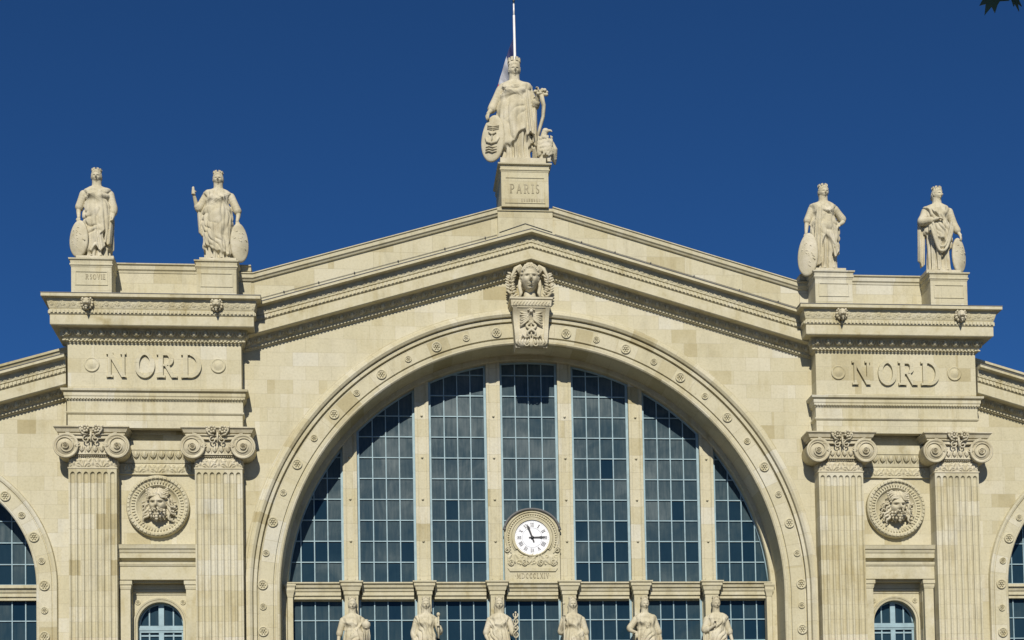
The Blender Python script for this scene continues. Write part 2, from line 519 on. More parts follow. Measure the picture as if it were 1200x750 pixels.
# ------------------------------------------------------------------ head (faces -Y)
def head(mb, c, hh, yaw=0.0, pitch=0.0, hair=True, beard=False, nu=72, nv=56, long=False, stern=False, far=1.0):
    """hh = height of the head; c = centre"""
    az = np.linspace(-PI, PI, nu, endpoint=False); el = np.linspace(-PI/2, PI/2, nv)
    A, E_ = np.meshgrid(az, el)
    dx = np.cos(E_)*np.sin(A); dy = -np.cos(E_)*np.cos(A); dz = np.sin(E_)
    rx, ry, rz = .345, .44, .50
    jaw = np.clip(-dz, 0, 1)
    sxx = 1-.30*jaw**1.5; syy = 1-.12*jaw
    x = dx*rx*sxx; y = dy*ry*syy; z = dz*rz
    front = np.clip(-dy, 0, 1)
    def g(px, pz, wx, wz): return np.exp(-((x-px)/wx)**2-((z-pz)/wz)**2)*(dy < 0)
    k = (1.25 if stern else 1.0)
    d = .135*g(0, -.075, .045, .065)+.085*g(0, .0, .035, .10)
    d += .030*g(.15, .125, .11, .030)*k+.030*g(-.15, .125, .11, .030)*k+.02*g(0, .12, .06, .03)
    d -= .070*g(.140, .045, .070, .045)*k+.070*g(-.140, .045, .070, .045)*k
    d += .035*g(.14, .035, .040, .022)+.035*g(-.14, .035, .040, .022)
    d += .055*g(0, -.200, .080, .020)+.060*g(0, -.262, .065, .022)-.050*g(0, -.230, .095, .012)-.045*g(0, -.30, .08, .020)-.03*g(0, -.16, .05, .015)
    d += .055*g(0, -.37, .07, .055)+.02*g(.19, -.1, .07, .07)+.02*g(-.19, -.1, .07, .07)
    y = y-d*far
    if hair:
        fm = np.clip((np.abs(x)/.34)**2+np.clip((z-.0)/.34, 0, 9)**2, 0, 3)   # 0 on the face, >1 in the hair
        hm = np.clip((fm-.80)*5, 0, 1)*(z > -.28)
        hm = np.maximum(hm, np.clip((dy+.05)*4, 0, 1)*(z > -.33))
        wav = .5+.5*np.sin(A*15+np.sin(E_*9)*1.6)
        wav2 = .5+.5*np.sin(E_*26+np.sin(A*9)*1.2)
        r = 1+hm*(.08+.10*wav+.06*wav2)
        x, y, z = x*r, y*r, z*r
    P = np.stack([x, y, z], -1)*hh
    M = Matrix.Rotation(yaw, 3, 'Z') @ Matrix.Rotation(pitch, 3, 'X')
    R = np.array(M)
    P = P @ R.T+np.array(c)
    v = P.reshape(-1, 3)
    f = [(j*nu+i, j*nu+(i+1) % nu, (j+1)*nu+(i+1) % nu, (j+1)*nu+i) for j in range(1, nv-2) for i in range(nu)]
    vs = [tuple(q) for q in v]
    b = len(vs); vs.append(tuple(v[:nu].mean(0))); vs.append(tuple(v[-nu:].mean(0)))
    f += [(b, nu+(i+1) % nu, nu+i) for i in range(nu)]
    f += [(b+1, (nv-2)*nu+i, (nv-2)*nu+(i+1) % nu) for i in range(nu)]
    mb.add(vs, f, True)
    def T(p): return tuple(M @ Vector(p)*hh+Vector(c))
    if long:
        for s in (-1, 1):
            for q in range(3):
                x0 = s*(.33+.03*q); pts = [T((x0*.95, .02+.07*q, .1)), T((x0*1.12, .0+.07*q, -.12)), T((x0*1.0, -.02+.07*q, -.34)), T((x0*1.05, -.05+.06*q, -.58)), T((x0*.95, -.09+.05*q, -.78))]
                mb.tube(pts, [hh*r_ for r_ in (.06, .075, .07, .06, .03)], 7)
    elif hair and not beard:
        mb.ball(T((0, .42, -.12)), hh*.20, 10, 8)     # chignon
    return T


def curls(mb, T, hh, rnd, items):
    """wavy locks: list of (start, direction angle, length, width)"""
    for (x0, y0, z0, a, L, w) in items:
        pts = []; rad = []
        for k in range(7):
            t = k/6
            sw = .045*math.sin(t*7+rnd.random())
            px = x0+math.cos(a)*L*t-math.sin(a)*sw; pz = z0+math.sin(a)*L*t+math.cos(a)*sw
            pts.append(T((px, y0-.05*math.sin(t*PI), pz))); rad.append(hh*w*(1-.55*t))
        mb.tube(pts, rad, 6)
        mb.ball(pts[-1], hh*w*.75, 7, 5)


def mural_crown(H_, c, R, h, yaw=0):
    mb = MB(); n = 24
    mb.rings([[(c[0]+r*math.cos(2*PI*k/n), c[1]+r*math.sin(2*PI*k/n), c[2]+z) for k in range(n)] for r, z in
              ((R*.8, 0), (R, 0), (R*1.05, h*.12), (R*.98, h*.16), (R*1.02, h*.6), (R*.7, h*.62), (R*.7, h*.1))], True, True)
    for k in range(8):
        a = 2*PI*(k+.5)/8+yaw
        M = Matrix.Translation((c[0]+math.cos(a)*R*.95, c[1]+math.sin(a)*R*.95, c[2]+h*.72)) @ Matrix.Rotation(a, 4, 'Z')
        q = MB().box(-R*.13, R*.16, -R*.24, R*.24, -h*.25, h*.26)
        mb.join(q, M)
    return mb


def hand(mb, w, d, s, curl=.5, side=1, palm=(0, -1, 0)):
    """hand at wrist w pointing along d; s = hand length"""
    w = Vector(w); d = Vector(d).normalized(); p = Vector(palm); p = (p-d*p.dot(d)).normalized(); a = d.cross(p)*side
    M = Matrix((a, p, d)).transposed()
    mb.ball(tuple(w+d*s*.24), (s*.24, s*.12, s*.30), 10, 8, M)
    for i, (o, L) in enumerate(((-.17, .40), (-.06, .46), (.06, .43), (.17, .33))):
        b0 = w+d*s*.42+a*s*o
        b1 = b0+(d*math.cos(curl*.6)+p*math.sin(curl*.6)).normalized()*s*L*.45
        b2 = b1+(d*math.cos(curl*1.7)+p*math.sin(curl*1.7)).normalized()*s*L*.35
        b3 = b2+(d*math.cos(curl*2.6)+p*math.sin(curl*2.6)).normalized()*s*L*.25
        mb.tube([b0-d*s*.1, b0, b1, b2, b3], [s*.062, s*.062, s*.056, s*.05, s*.038], 7)
    t0 = w+d*s*.12-a*s*.17
    mb.tube([t0, t0-a*s*.12+d*s*.15+p*s*.05, t0-a*s*.10+d*s*.32+p*s*.12], [s*.075, s*.065, s*.045], 7)


def shield(W, Hh, c, yaw, tilt=0, emblem='ship'):
    mb = MB(); n = 40; rings = []
    for r, y in ((0.02, -.20), (.3, -.185), (.6, -.14), (.82, -.085), (.90, -.075), (.97, -.045), (1, .0), (1, .05), (.5, .0), (.02, -.03)):
        rings.append([(W*r*math.cos(2*PI*k/n)*(1-.08*math.sin(2*PI*k/n)), y, Hh*r*math.sin(2*PI*k/n)) for k in range(n)])
    mb.rings(rings, True, True)
    rnd = random.Random(int(c[0]*100)+5)
    if emblem == 'ship':
        for k in range(3): mb.tube([(-.5*W, -.15, Hh*(.50-.07*k)), (0, -.24, Hh*(.44-.07*k)), (.5*W, -.15, Hh*(.50-.07*k))], .030, 5)
        mb.tube([(-.55*W, -.14, -.02*Hh), (-.4*W, -.20, -.2*Hh), (0, -.24, -.27*Hh), (.4*W, -.20, -.2*Hh), (.55*W, -.14, 0)], .075, 7)
        mb.tube([(0, -.24, -.25*Hh), (0, -.25, .25*Hh)], .04, 6)
        mb.tube([(-.3*W, -.22, .2*Hh), (0, -.27, .1*Hh), (.3*W, -.22, .2*Hh)], .065, 6)
        for k in range(3): mb.tube([(-.5*W, -.13, -Hh*(.42+.1*k)), (-.2*W, -.20, -Hh*(.38+.1*k)), (.1*W, -.20, -Hh*(.43+.1*k)), (.45*W, -.13, -Hh*(.38+.1*k))], .035, 5)
    else:
        for k in range(16):
            a = rnd.random()*6.28; r = rnd.random()*.62
            x, z = W*r*math.cos(a), Hh*r*math.sin(a)
            mb.tube([(x-.1*W, -.13+.09*r, z), (x+.05*W, -.20+.10*r, z+.07*Hh), (x+.2*W, -.14+.09*r, z-.03*Hh)], .04, 6)
    M = Matrix.Translation(c) @ Matrix.Rotation(yaw, 4, 'Z') @ Matrix.Rotation(tilt, 4, 'Y')
    return MB().join(mb, M)

# ------------------------------------------------------------------ draped figure
def body(H, seed=0, hips=.012, knee=1, drape=(.30, .56, .35, 1), long=False, yaw=0.0, hpitch=0.0, wide=1.0, part=(.0, .3), soft=1.0, feet=True):
    """robed standing figure; local frame, feet at z=0, facing -Y. drape=(lower hem, upper edge, slope, side)"""
    mb = MB(); rnd = np.random.RandomState(seed)
    nu, nv = 180, 190
    Z = np.concatenate([np.linspace(0, .80, nv)]); A = np.linspace(0, 2*PI, nu, endpoint=False)
    zt = [0, .03, .15, .28, .40, .48, .54, .592, .645, .685, .715, .735, .752, .768, .782, .81]
    rxt = [.168, .156, .143, .138, .143, .140, .128, .117, .122, .132, .141, .138, .122, .090, .056, .050]
    ryt = [.130, .122, .112, .110, .110, .106, .098, .090, .098, .100, .092, .084, .074, .064, .054, .050]
    a, z = np.meshgrid(A, Z)
    RX = catm(z, zt, rxt)*wide; RY = catm(z, zt, ryt)
    ca, sa = np.cos(a), np.sin(a)
    r = np.ones_like(z)
    X = RX*ca; Y = RY*sa
    fr = np.clip(-sa, 0, 1)
    # long vertical folds of the gown
    ph = rnd.rand(8)*6.28
    low = np.clip((.62-z)/.5, 0, 1)
    k1 = 11; w = a*k1+1.1*np.sin(a*2+ph[0])+.7*np.sin(z*9+ph[1]+a)
    f = (1-np.abs(np.sin(w/2+ph[2])))**1.3
    w2 = a*23+1.3*np.sin(z*7+ph[3]); f2 = (1-np.abs(np.sin(w2/2+ph[4])))
    amp = .005+.024*low**.9
    D = -1.5*amp*f-.5*amp*f2
    # chest folds
    up = np.clip((z-.55)/.06, 0, 1)*np.clip((.75-z)/.03, 0, 1)
    D += -.012*up*np.abs(np.sin(38*(z+.35*np.abs(ca)*.14)+ph[5]+a*1.5))
    # mantle
    zh, zu, sl, sd = drape
    xx = X/ .14*sd
    lo = zh+(.25*sl*xx if part[0] == 0 else 0)+part[0]*np.exp(-((xx-part[1])/.45)**2)*(sa < .3)+.012*np.sin(a*5+ph[6])+.006*np.sin(a*17+ph[5]); hi = zu+.5*sl*xx
    inm = 1/(1+np.exp(-(z-lo)/.0035))*1/(1+np.exp((z-hi)/.006))
    wrp = np.sin(z*13+a*2.3+ph[1])+.6*np.sin(z*29-a*3.7+ph[2])
    wd = z*58-xx*sl*34+a*2.2+2.2*wrp
    gate = .45+.55*np.sin(a*2+z*8+ph[3]+wrp*.5)
    fd = (1-np.abs(np.sin(wd/2)))**1.5*gate
    wv = a*9+z*14*sd+1.5*wrp
    fd = fd+.6*(1-gate)*(1-np.abs(np.sin(wv/2)))**1.4
    under = np.clip((lo-z)/.02, 0, 1)
    D = D*(1-.45*inm)+inm*(.024-.023*fd*soft)-.012*under*(z < .6)
    roll = np.exp(-((z-hi)/.012)**2)*(z < .70)
    D += .016*roll*(.7+.3*np.sin(a*30+z*90))
    # sash from one shoulder
    shx = X/.137*sd; line = .735-.34*(shx+1)/2*.62
    D += .010*np.exp(-((z-line)/.030)**2)*(np.abs(np.sin((z-line)*150))*.35+.75)*(z > .50)*(z < .735)*(fr > .02)
    # breasts, belly, knee
    for s in (-1, 1): D += .020*np.exp(-((X-s*.052)/.030)**2-((z-.655)/.026)**2)*(sa < 0)
    D += .012*np.exp(-(X/.06)**2-((z-.50)/.05)**2)*(sa < 0)
    D += .026*np.exp(-((X-knee*.055)/.035)**2-((z-.25)/.09)**2)*(sa < 0)
    hemz = np.where(z < .02, 0, z)
    r = np.hypot(X, Y); X2 = X*(1+D/r); Y2 = Y*(1+D/r)
    off = hips*np.sin(np.clip(z/.72, 0, 1)*PI)
    X2 = X2+off
    P = np.stack([X2, Y2, hemz], -1)*H
    rings = [[tuple(p) for p in row] for row in P]
    mb.rings(rings, True, True)
    # feet
    for s in ((-1, 1) if feet else ()): mb.ball((s*.05*H+hips*H, -.120*H, .004*H), (.020*H, .035*H, .012*H), 8, 6)
    T = head(mb, (0, -.018*H, .872*H), .142*H, yaw, hpitch+.10, long=long, nu=84, nv=64, far=1.4)
    mb.tube([(0, 0, .755*H), (0, -.006*H, .805*H), (0, -.010*H, .85*H)], [.058*H, .049*H, .048*H], 12)
    return mb


def limb(mb, pts, rad, n=12, fold=0.0, seed=1):
    """smooth tapered limb through joints; fold adds drapery ridges"""
    P = np.array(pts, float); t = np.arange(len(P)); tt = np.linspace(0, len(P)-1, 10*(len(P)-1)+1)
    Q = np.stack([catm(tt, t, P[:, i]) for i in range(3)], 1); R = catm(tt, t, np.array(rad, float))
    if fold: R = R*(1-fold*np.abs(np.sin(tt*9+seed)))
    mb.tube([tuple(q) for q in Q], list(R), n)
    mb.ball(tuple(Q[0]), float(R[0]), 10, 8); mb.ball(tuple(Q[-1]), float(R[-1]), 10, 8)


def hang(mb, top, bot, w0, w1, dep, nf=4, seed=1, zig=0.1):
    """hanging fall of cloth between two points, folded, closed volume"""
    top, bot = Vector(top), Vector(bot); n = 36; rings = []
    rnd = random.Random(seed); ph = rnd.random()*6
    for j in range(13):
        t = j/12; c = top.lerp(bot, t); w = w0+(w1-w0)*t; ring = []
        for k in range(n):
            a = 2*PI*k/n; s = math.cos(a)
            x = s*w; y = math.sin(a)*dep*(.6+.5*t)
            y += dep*.8*math.sin(s*nf*2.2+ph+t*.6)*(.3+.7*t)
            z = -zig*math.sin(s*2.4+ph)*t*(1 if j > 8 else .3)
            ring.append((c.x+x, c.y+y, c.z+z))
        rings.append(ring)
    mb.rings(rings, True, True)


def finish_figure(mb, parent, vox, label=None, name='figure'):
    o = mb.build(name, M_fig, parent)
    r = o.modifiers.new('r', 'REMESH'); r.mode = 'VOXEL'; r.voxel_size = vox; r.use_smooth_shade = True
    return o


def arm(mb, sh, el, wr, H, sleeve=.0, hd=None, curl=.6, side=1, palm=(0, -1, 0), seed=1):
    limb(mb, [sh, el, wr], [.034*H, .027*H, .017*H], 12)
    if sleeve:
        S = Vector(sh); E = Vector(el); W = Vector(wr)
        e2 = E.lerp(W, max(0, sleeve-1)) if sleeve > 1 else S.lerp(E, sleeve)
        pts = [S, S.lerp(E, .5), S.lerp(E, .92)] + ([e2] if sleeve > 1 else [])
        rad = [.044*H, .043*H, .045*H] + ([.040*H] if sleeve > 1 else [])
        limb(mb, [tuple(p) for p in pts], rad, 14, .03, seed)
    if hd is not None: hand(mb, wr, hd, .082*H, curl, side, palm)


STAT = 'crowned stone city statues along the skyline'
def statue(name, label, loc, H, build, vox, group, plinth=None, crown=True, ch=.043, cr=.048):
    e = empty(name, label, 'statue', loc, group)
    extra = build(e, H)
    if crown:
        cz = .922*H
        mural_crown(H, (0, -.006*H, cz), cr*H, ch*H).build('mural_crown', M_fig, e)
    if plinth:
        w, d, h = plinth
        q = MB(); q.box(-w, w, -d, d, -h, 0.0); q.build('plinth', M_fig, e)
    return e

# ================================================================== CAMERA AND LIGHT
cam_d = bpy.data.cameras.new('camera'); cam = bpy.data.objects.new('camera', cam_d); COL.objects.link(cam)
R_ = Vector((0.99595245, -0.08805245, -0.0180414)); U_ = Vector((0.01391412, -0.04726374, 0.99878553))
F_ = Vector((0.08879822, 0.99499392, 0.04584727))
Mx = Matrix((R_, U_, -F_)).transposed().to_4x4(); Mx.translation = Vector((-8.79, -82.0, 1.70))
cam.matrix_world = Mx
cam_d.sensor_fit = 'HORIZONTAL'; cam_d.sensor_width = 36; cam_d.lens = 1834.4/1200*36
cam_d.shift_y = (941.24-375)/1200
cam_d.clip_start = .5; cam_d.clip_end = 6000
sc.camera = cam

sun_v = Vector((-.115, -1, .70)).normalized()
sl = bpy.data.lights.new('sun', 'SUN'); sl.energy = 4.85; sl.angle = math.radians(.55); sl.color = (1, .94, .84)
so = bpy.data.objects.new('sun', sl); COL.objects.link(so)
so.rotation_euler = (-sun_v).to_track_quat('-Z', 'Y').to_euler(); so.location = (-20, -60, 90)
w = bpy.data.worlds.new('World'); sc.world = w; w.use_nodes = True
nt = w.node_tree; bg = nt.nodes['Background']
sky = nd(nt, 'ShaderNodeTexSky', sky_type='NISHITA'); sky.sun_disc = False
sky.sun_elevation = math.asin(sun_v.z); sky.sun_rotation = PI + math.atan2(.115, 1)
sky.air_density = .9; sky.dust_density = 0.55; sky.ozone_density = 10.0; sky.altitude = 3500
hs = nd(nt, 'ShaderNodeHueSaturation'); hs.inputs['Saturation'].default_value = 1.08
nt.links.new(sky.outputs[0], hs.inputs['Color']); nt.links.new(hs.outputs[0], bg.inputs[0]); bg.inputs[1].default_value = .075
sc.view_settings.view_transform = 'Standard'; sc.view_settings.look = 'None'
sc.view_settings.exposure = 0.0; sc.view_settings.gamma = 1
sc.cycles.max_bounces = 6

# ================================================================== THE STATION
ST = empty('railway_station', 'pale limestone railway station front with a great arched window between two piers marked NORD', 'building')
GA = 34.30
SL = .289                                  # slope of the gable

def gable_z(apex, x): return apex-SL*abs(x)

def arch_pts(cx, cz, R, n=72): return [(cx+R*math.cos(PI-PI*k/n), cz+R*math.sin(PI-PI*k/n)) for k in range(n+1)]

# --- central wall with the big arch
mb = MB()
pts = [(-15.6, 0), (-13.5, 0)] + arch_pts(0, 16.55, 13.5) + [(13.5, 0), (15.6, 0), (15.6, gable_z(GA, 15.6)), (0, GA), (-15.6, gable_z(GA, 15.6))]
mb.prism(pts, 0, 1.95)
mb.build('central_wall', M_wall, ST)
# gable parapet and its coping
mb = MB()
mb.prism([(-15.6, 30.2), (15.6, 30.2), (15.6, 33.3), (14.65, 33.3), (1.6, 37.05), (-1.6, 37.05), (-14.65, 33.3), (-15.6, 33.3)], .22, 1.25)
mb.build('parapet', M_big, ST)
cop = [(-.02, 0), (.10, .03), (.14, .10), (.22, .16), (.24, .34), (.30, .37), (.30, .42), (-.9, .48), (-.95, 0)]
mb = MB()
pr = [(.22-o, dz) for o, dz in cop]
for s in (-1, 1):
    mb.rake([(s*15.6, 33.24), (s*14.70, 33.24), (s*1.30, 37.10)], pr)
pc_ = mb.build('parapet_coping', M_carve, ST)


# --- raking cornice
EGGP = [(.01, -.003), (-.42, -.003), (-.39, -.05), (-.17, -.36), (-.15, -.42), (-.12, -.45), (-.08, -.52), (.01, -.54)]
def raking(mb, seg, orn=True):
    """seg: list of (x, z) of the corona's lower edge"""
    prof = [(y+.68 if y < 0 else y, z) for y, z in [(.6, 0.0), (-1.5, 0.0), (-1.55, .04), (-1.55, .58), (-1.50, .60), (-1.58, .66), (-1.58, .84), (-1.54, .87), (-1.60, .92), (-1.66, 1.20), (-1.66, 1.26), (-2.02, 1.30), (-2.02, 1.43), (.6, 1.62)]]
    mb.rake(seg, prof)
    for (x0, z0), (x1, z1) in zip(seg[:-1], seg[1:]):
        if x1 < x0: (x0, z0), (x1, z1) = (x1, z1), (x0, z0)
        L = abs(x1-x0); m = (z1-z0)/(x1-x0)
        u = (1, 0, m)
        mb.relief((x0, -.935, z0+.91), u, (0, -.15, 1), (0, -1, 0), L, .31, .032, f_scroll(1.05, .055))
        dentils(mb, (x0, -.895, z0+.84), (x1, -.895, z1+.84), (0, 0, -1), (0, -1, 0), .16, .21, .07)
    return mb

mb = MB(); raking(mb, [(-15.3, gable_z(GA, 15.3)), (0, GA), (15.3, gable_z(GA, 15.3))])
rc = mb.build('raking_cornice', M_carve, ST)
LEAD = [(-1.365, 1.44), (-1.365, 1.475), (-.6, 1.54), (.21, 1.60), (.21, 1.75), (.19, 1.75), (.19, 1.57), (-.6, 1.50), (-1.1, 1.44)]
mb = MB().rake([(-15.3, gable_z(GA, 15.3)), (0, GA), (15.3, gable_z(GA, 15.3))], LEAD)
mb.build('lead_flashing', M_lead, rc)
mb = MB()
mb.rake([(-15.3, gable_z(GA, 15.3)), (0, GA), (15.3, gable_z(GA, 15.3))], EGGP)
for s in (-1, 1):
    a = (s*15.2, -.41, gable_z(GA-.02, 15.2)); b = (s*.05, -.41, GA-.03)
    if s > 0: a, b = b, a
    egg_band(mb, a, b, (0, .58, -.9), (0, -.9, -.58), .56, .56, .13)
mb.build('egg_and_dart', M_carve, ST)

mb = MB(); zc_ = GA+2.22
mb.tube([(-14.6, .185, zc_-SL*14.6), (-1.7, .185, zc_-SL*1.7)], .012, 5); mb.tube([(1.4, .185, zc_-SL*1.4), (14.6, .185, zc_-SL*14.6)], .012, 5)
mb.tube([(-1.6, -.05, zc_-SL*1.6), (-.2, -.05, zc_+.05), (1.25, -.05, zc_-SL*1.4)], .016, 5)
for k_ in range(6):
    for s_ in (-1, 1):
        xk = s_*(2.6+2.15*k_+.3*math.sin(k_*5+s_)); mb.tube([(xk, .22, zc_-SL*abs(xk)), (xk, .12, zc_-SL*abs(xk)+.01)], .035, 6)
mb.build('lightning_cable', M_lead, ST)
# --- archivolt of the main arch
AR = 16.55
mb = MB()
prof = [(13.44, 1.62), (13.44, -.10), (13.50, -.16), (13.70, -.16), (13.72, -.10), (13.77, -.10), (13.80, -.19), (14.54, -.19), (14.57, -.02), (14.63, -.02), (14.64, -.24), (14.80, -.26), (14.82, -.18), (14.86, -.38), (14.98, -.46), (15.08, -.44), (15.10, -.20), (15.22, -.20), (15.25, -.10), (15.38, -.08), (15.40, .02), (15.40, .3), (13.7, .3), (13.7, 1.62)]
mb.arch(0, AR, prof, 0.0, 128)
ARCHI = mb.build('archivolt', M_arch, ST)
proto = {}
def rosette_at(x, z, y, big, parent):
    key = big
    if key not in proto:
        q = MB(); rosette(q, (0, 0, 0), .27 if big else .185, .085 if big else .07)
        o = q.build('rosette', M_carve, parent, (x, y, z)); proto[key] = o; return o
    o = proto[key].copy(); COL.objects.link(o); o.parent = parent; o.location = (x, y, z); return o
k = 0
for i in range(-13, 14):
    if i == 0: continue
    s = 1 if i > 0 else -1; n = abs(i)
    big = n % 2 == 1
    th = 90-7.6*1 - (n-1)*6.70; rr = 14.12+.22*(1-math.sin(math.radians(th)))
    if th > 0: x, z = rr*math.cos(math.radians(th)), AR+rr*math.sin(math.radians(th))
    else: x, z = 14.25, AR+math.radians(th)*14.25*.8
    rosette_at(s*x, z, -.19, big, ARCHI)
for s in (-1, 1):
    for q in range(3): rosette_at(s*14.32, AR-.65-1.3*q, -.19, q % 2 == 1, ARCHI)

# --- inner ring of the reveal, mullions, window bays
mb = MB()
mb.arch(0, AR, [(13.75, 1.62), (13.20, 1.62), (13.16, 1.70), (13.16, 2.02), (13.75, 2.02)], 0.0, 96)
mb.build('reveal_ring', M_carve, ST)
RG = 13.16; YG = 2.14; ZT = 17.49; PITCH = 1.143

def gv(x, R=RG, cz=AR): return cz+math.sqrt(max(0, R*R-x*x))

boss = MB().lathe_y((0, 0, 0), [(.075, 0), (.075, -.03), (.05, -.05), (.04, -.09), (.01, -.10)], 8)
for i in range(6):
    xc = -9.75+3.9*i; top = gv(abs(xc)-.35)+.12
    mb = MB(); h = .375; y0 = 1.76
    mb.box(xc-h, xc+h, y0+.06, 2.30, ZT-.02, top)
    for s in (-1, 1):
        a, b_ = sorted((xc+s*h, xc+s*(h-.14)))
        mb.box(a, b_, y0, y0+.08, ZT+.18, top)
        a, b_ = sorted((xc+s*(h-.15), xc+s*(h-.19)))
        mb.box(a, b_, y0+.025, y0+.075, ZT+.22, top)
    mb.box(xc-h-.02, xc+h+.02, y0-.02, y0+.1, ZT-.02, ZT+.17)
    zz = ZT+PITCH*2
    while zz < top-1.0:
        mb.join(boss, Matrix.Translation((xc, y0+.06, zz+.0))); zz += PITCH*2
    mb.build('mullion', M_big, ST)

rp = random.Random(11)
def window_bay(x0, x1, z0, z1, rows_from, arch=None, ncol=4, parent=ST, yg=YG, fr=.13, barw=.028, up=True, name='window'):
    """frame with muntins + child of glass panes; arch=(cx,cz,R) cuts the head"""
    W = x1-x0; pw = (W-2*fr)/ncol
    def top(x): 
        if arch is None: return z1
        cx, cz, R = arch
        return min(z1, cz+math.sqrt(max(0, R*R-(x-cx)**2)))
    def xr(z):
        if arch is None or z <= arch[1]: return x0, x1
        cx, cz, R = arch
        d = math.sqrt(max(0, R*R-(z-cz)**2)); return max(x0, cx-d), min(x1, cx+d)
    mb = MB()
    for k in range(ncol+1):
        x = x0+fr+pw*k
        if k in (0, ncol):
            xa, xb = (x0, x0+fr) if k == 0 else (x1-fr, x1)
            t = top((xa+xb)/2)
            if t > z0+.15: mb.box(xa, xb, yg-.14, yg+.02, z0, t)
        else:
            t = top(x)
            if t > z0+.1: mb.box(x-barw, x+barw, yg-.07, yg+.015, z0, t)
    z = rows_from; rows = []
    lo, hi = z0, max(top(x0+W*q/8) for q in range(9))
    while z < hi-(.45 if arch else .05):
        if z > lo+.05:
            a, b_ = xr(z); a = max(a, x0+fr*.9); b_ = min(b_, x1-fr*.9)
            if b_-a > .1: mb.box(a, b_, yg-.066, yg+.012, z-barw*.95, z+barw*.95)
            rows.append(z)
        z += PITCH
    mb.box(x0, x1, yg-.13, yg+.018, z0-.01, z0+.07)
    if arch is not None:
        cx, cz, R = arch; pts = []
        n = 24
        for q in range(n+1):
            x = x0+W*q/n; t = top(x)
            if z0 < t < z1+1e-6: pts.append((x, yg-.06, t-.04))
        if len(pts) > 2: mb.tube(pts, .075, 6)
    fo = mb.build(name, M_frame, parent)
    # panes
    gb = MB(); vals = []
    edges_z = [z0]+rows+[hi+.2]
    for c in range(ncol):
        for r in range(len(edges_z)-1):
            xa, xb = x0+fr+pw*c, x0+fr+pw*(c+1); za, zb = edges_z[r], edges_z[r+1]
            if arch is not None:
                xn = min((xa, xb), key=lambda q: abs(q-arch[0]))
                if top(xn) < za+.02: continue
            tx, tz = rp.gauss(0, .004), rp.gauss(0, .004)
            ww, hh = (xb-xa)/2, (zb-za)/2
            gb.add([(xa, yg-tx*ww-tz*hh, za), (xb, yg+tx*ww-tz*hh, za), (xb, yg+tx*ww+tz*hh, zb), (xa, yg-tx*ww+tz*hh, zb)], [(0, 1, 2, 3)])
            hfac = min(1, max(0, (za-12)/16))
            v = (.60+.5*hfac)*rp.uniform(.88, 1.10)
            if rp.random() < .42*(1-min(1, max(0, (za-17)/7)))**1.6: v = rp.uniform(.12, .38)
            vals.append(v)
    go = gb.build('glazing', M_glass, fo, recalc=False)
    at = go.data.attributes.new('pane', 'FLOAT', 'FACE'); at.data.foreach_set('value', vals)
    return fo

for i in range(7):
    xc = -11.7+3.9*i; a, b_ = xc-1.575, xc+1.575
    if i == 0: a = -13.4+.05; 
    if i == 6: b_ = 13.35
    if i == 0: a = b_-(.26+.7225*4); 
    if i == 6: b_ = a+(.26+.7225*4)
    window_bay(a, b_, ZT, 40, ZT+1.20, (0, AR, RG+.02))
    # lower lights, below the transom
    window_bay(a, b_, 11.9, 16.62, 15.53-PITCH*3, None)

# transom cornice with flared blocks
mb = MB(); mb.box(-13.14, 13.14, 2.02, 2.5, 16.56, 17.52)
tp = [(-.6, 16.62), (.05, 16.62), (.05, 16.74), (.14, 16.80), (.14, 16.98), (.20, 17.02), (.24, 17.16), (.32, 17.20), (.36, 17.34), (.46, 17.40), (.46, 17.47), (-.6, 17.50)]
xs = [-13.14]+[-9.75+3.9*i for i in range(6)]+[13.14]
for i in range(7):
    a = xs[i]+(.56 if i else 0); b_ = xs[i+1]-(.56 if i < 6 else 0)
    mb.molding([(a, 1.75), (b_, 1.75)], tp)
mb.build('transom', M_carve, ST)
for i in range(6):
    xc = xs[i+1]; mb = MB(); h = .36
    bp_ = [(-.3, 16.60), (.0, 16.60), (.0, 16.72), (.05, 16.78), (.05, 16.95), (.10, 17.0), (.14, 17.18), (.20, 17.24), (.20, 17.36), (.27, 17.42), (.27, 17.49), (-.3, 17.52)]
    mb.molding([(xc-h, 1.9), (xc-h, 1.22), (xc+h, 1.22), (xc+h, 1.9)], bp_)
    mb.box(xc-h+.004, xc+h-.004, 1.224, 1.95, 11.6, 17.3); mb.box(xc-.385, xc+.385, 1.9, 2.6, 11.55, 17.45)
    mb.build('pier_head', M_carve, ST)
for s in (-1, 1):
    mb = MB(); mb.box(*sorted((s*13.14, s*12.86)), 1.50, 2.0, 11.6, 16.9)
    mb.molding([(s*13.0-.15, 1.9), (s*13.0-.15, 1.48), (s*13.0+.15, 1.48), (s*13.0+.15, 1.9)], [(-.1, 16.7), (.0, 16.7), (.04, 16.9), (.1, 17.05), (.1, 17.2), (.16, 17.3), (.16, 17.42), (-.1, 17.45)])
    mb.build('jamb_post', M_carve, ST)

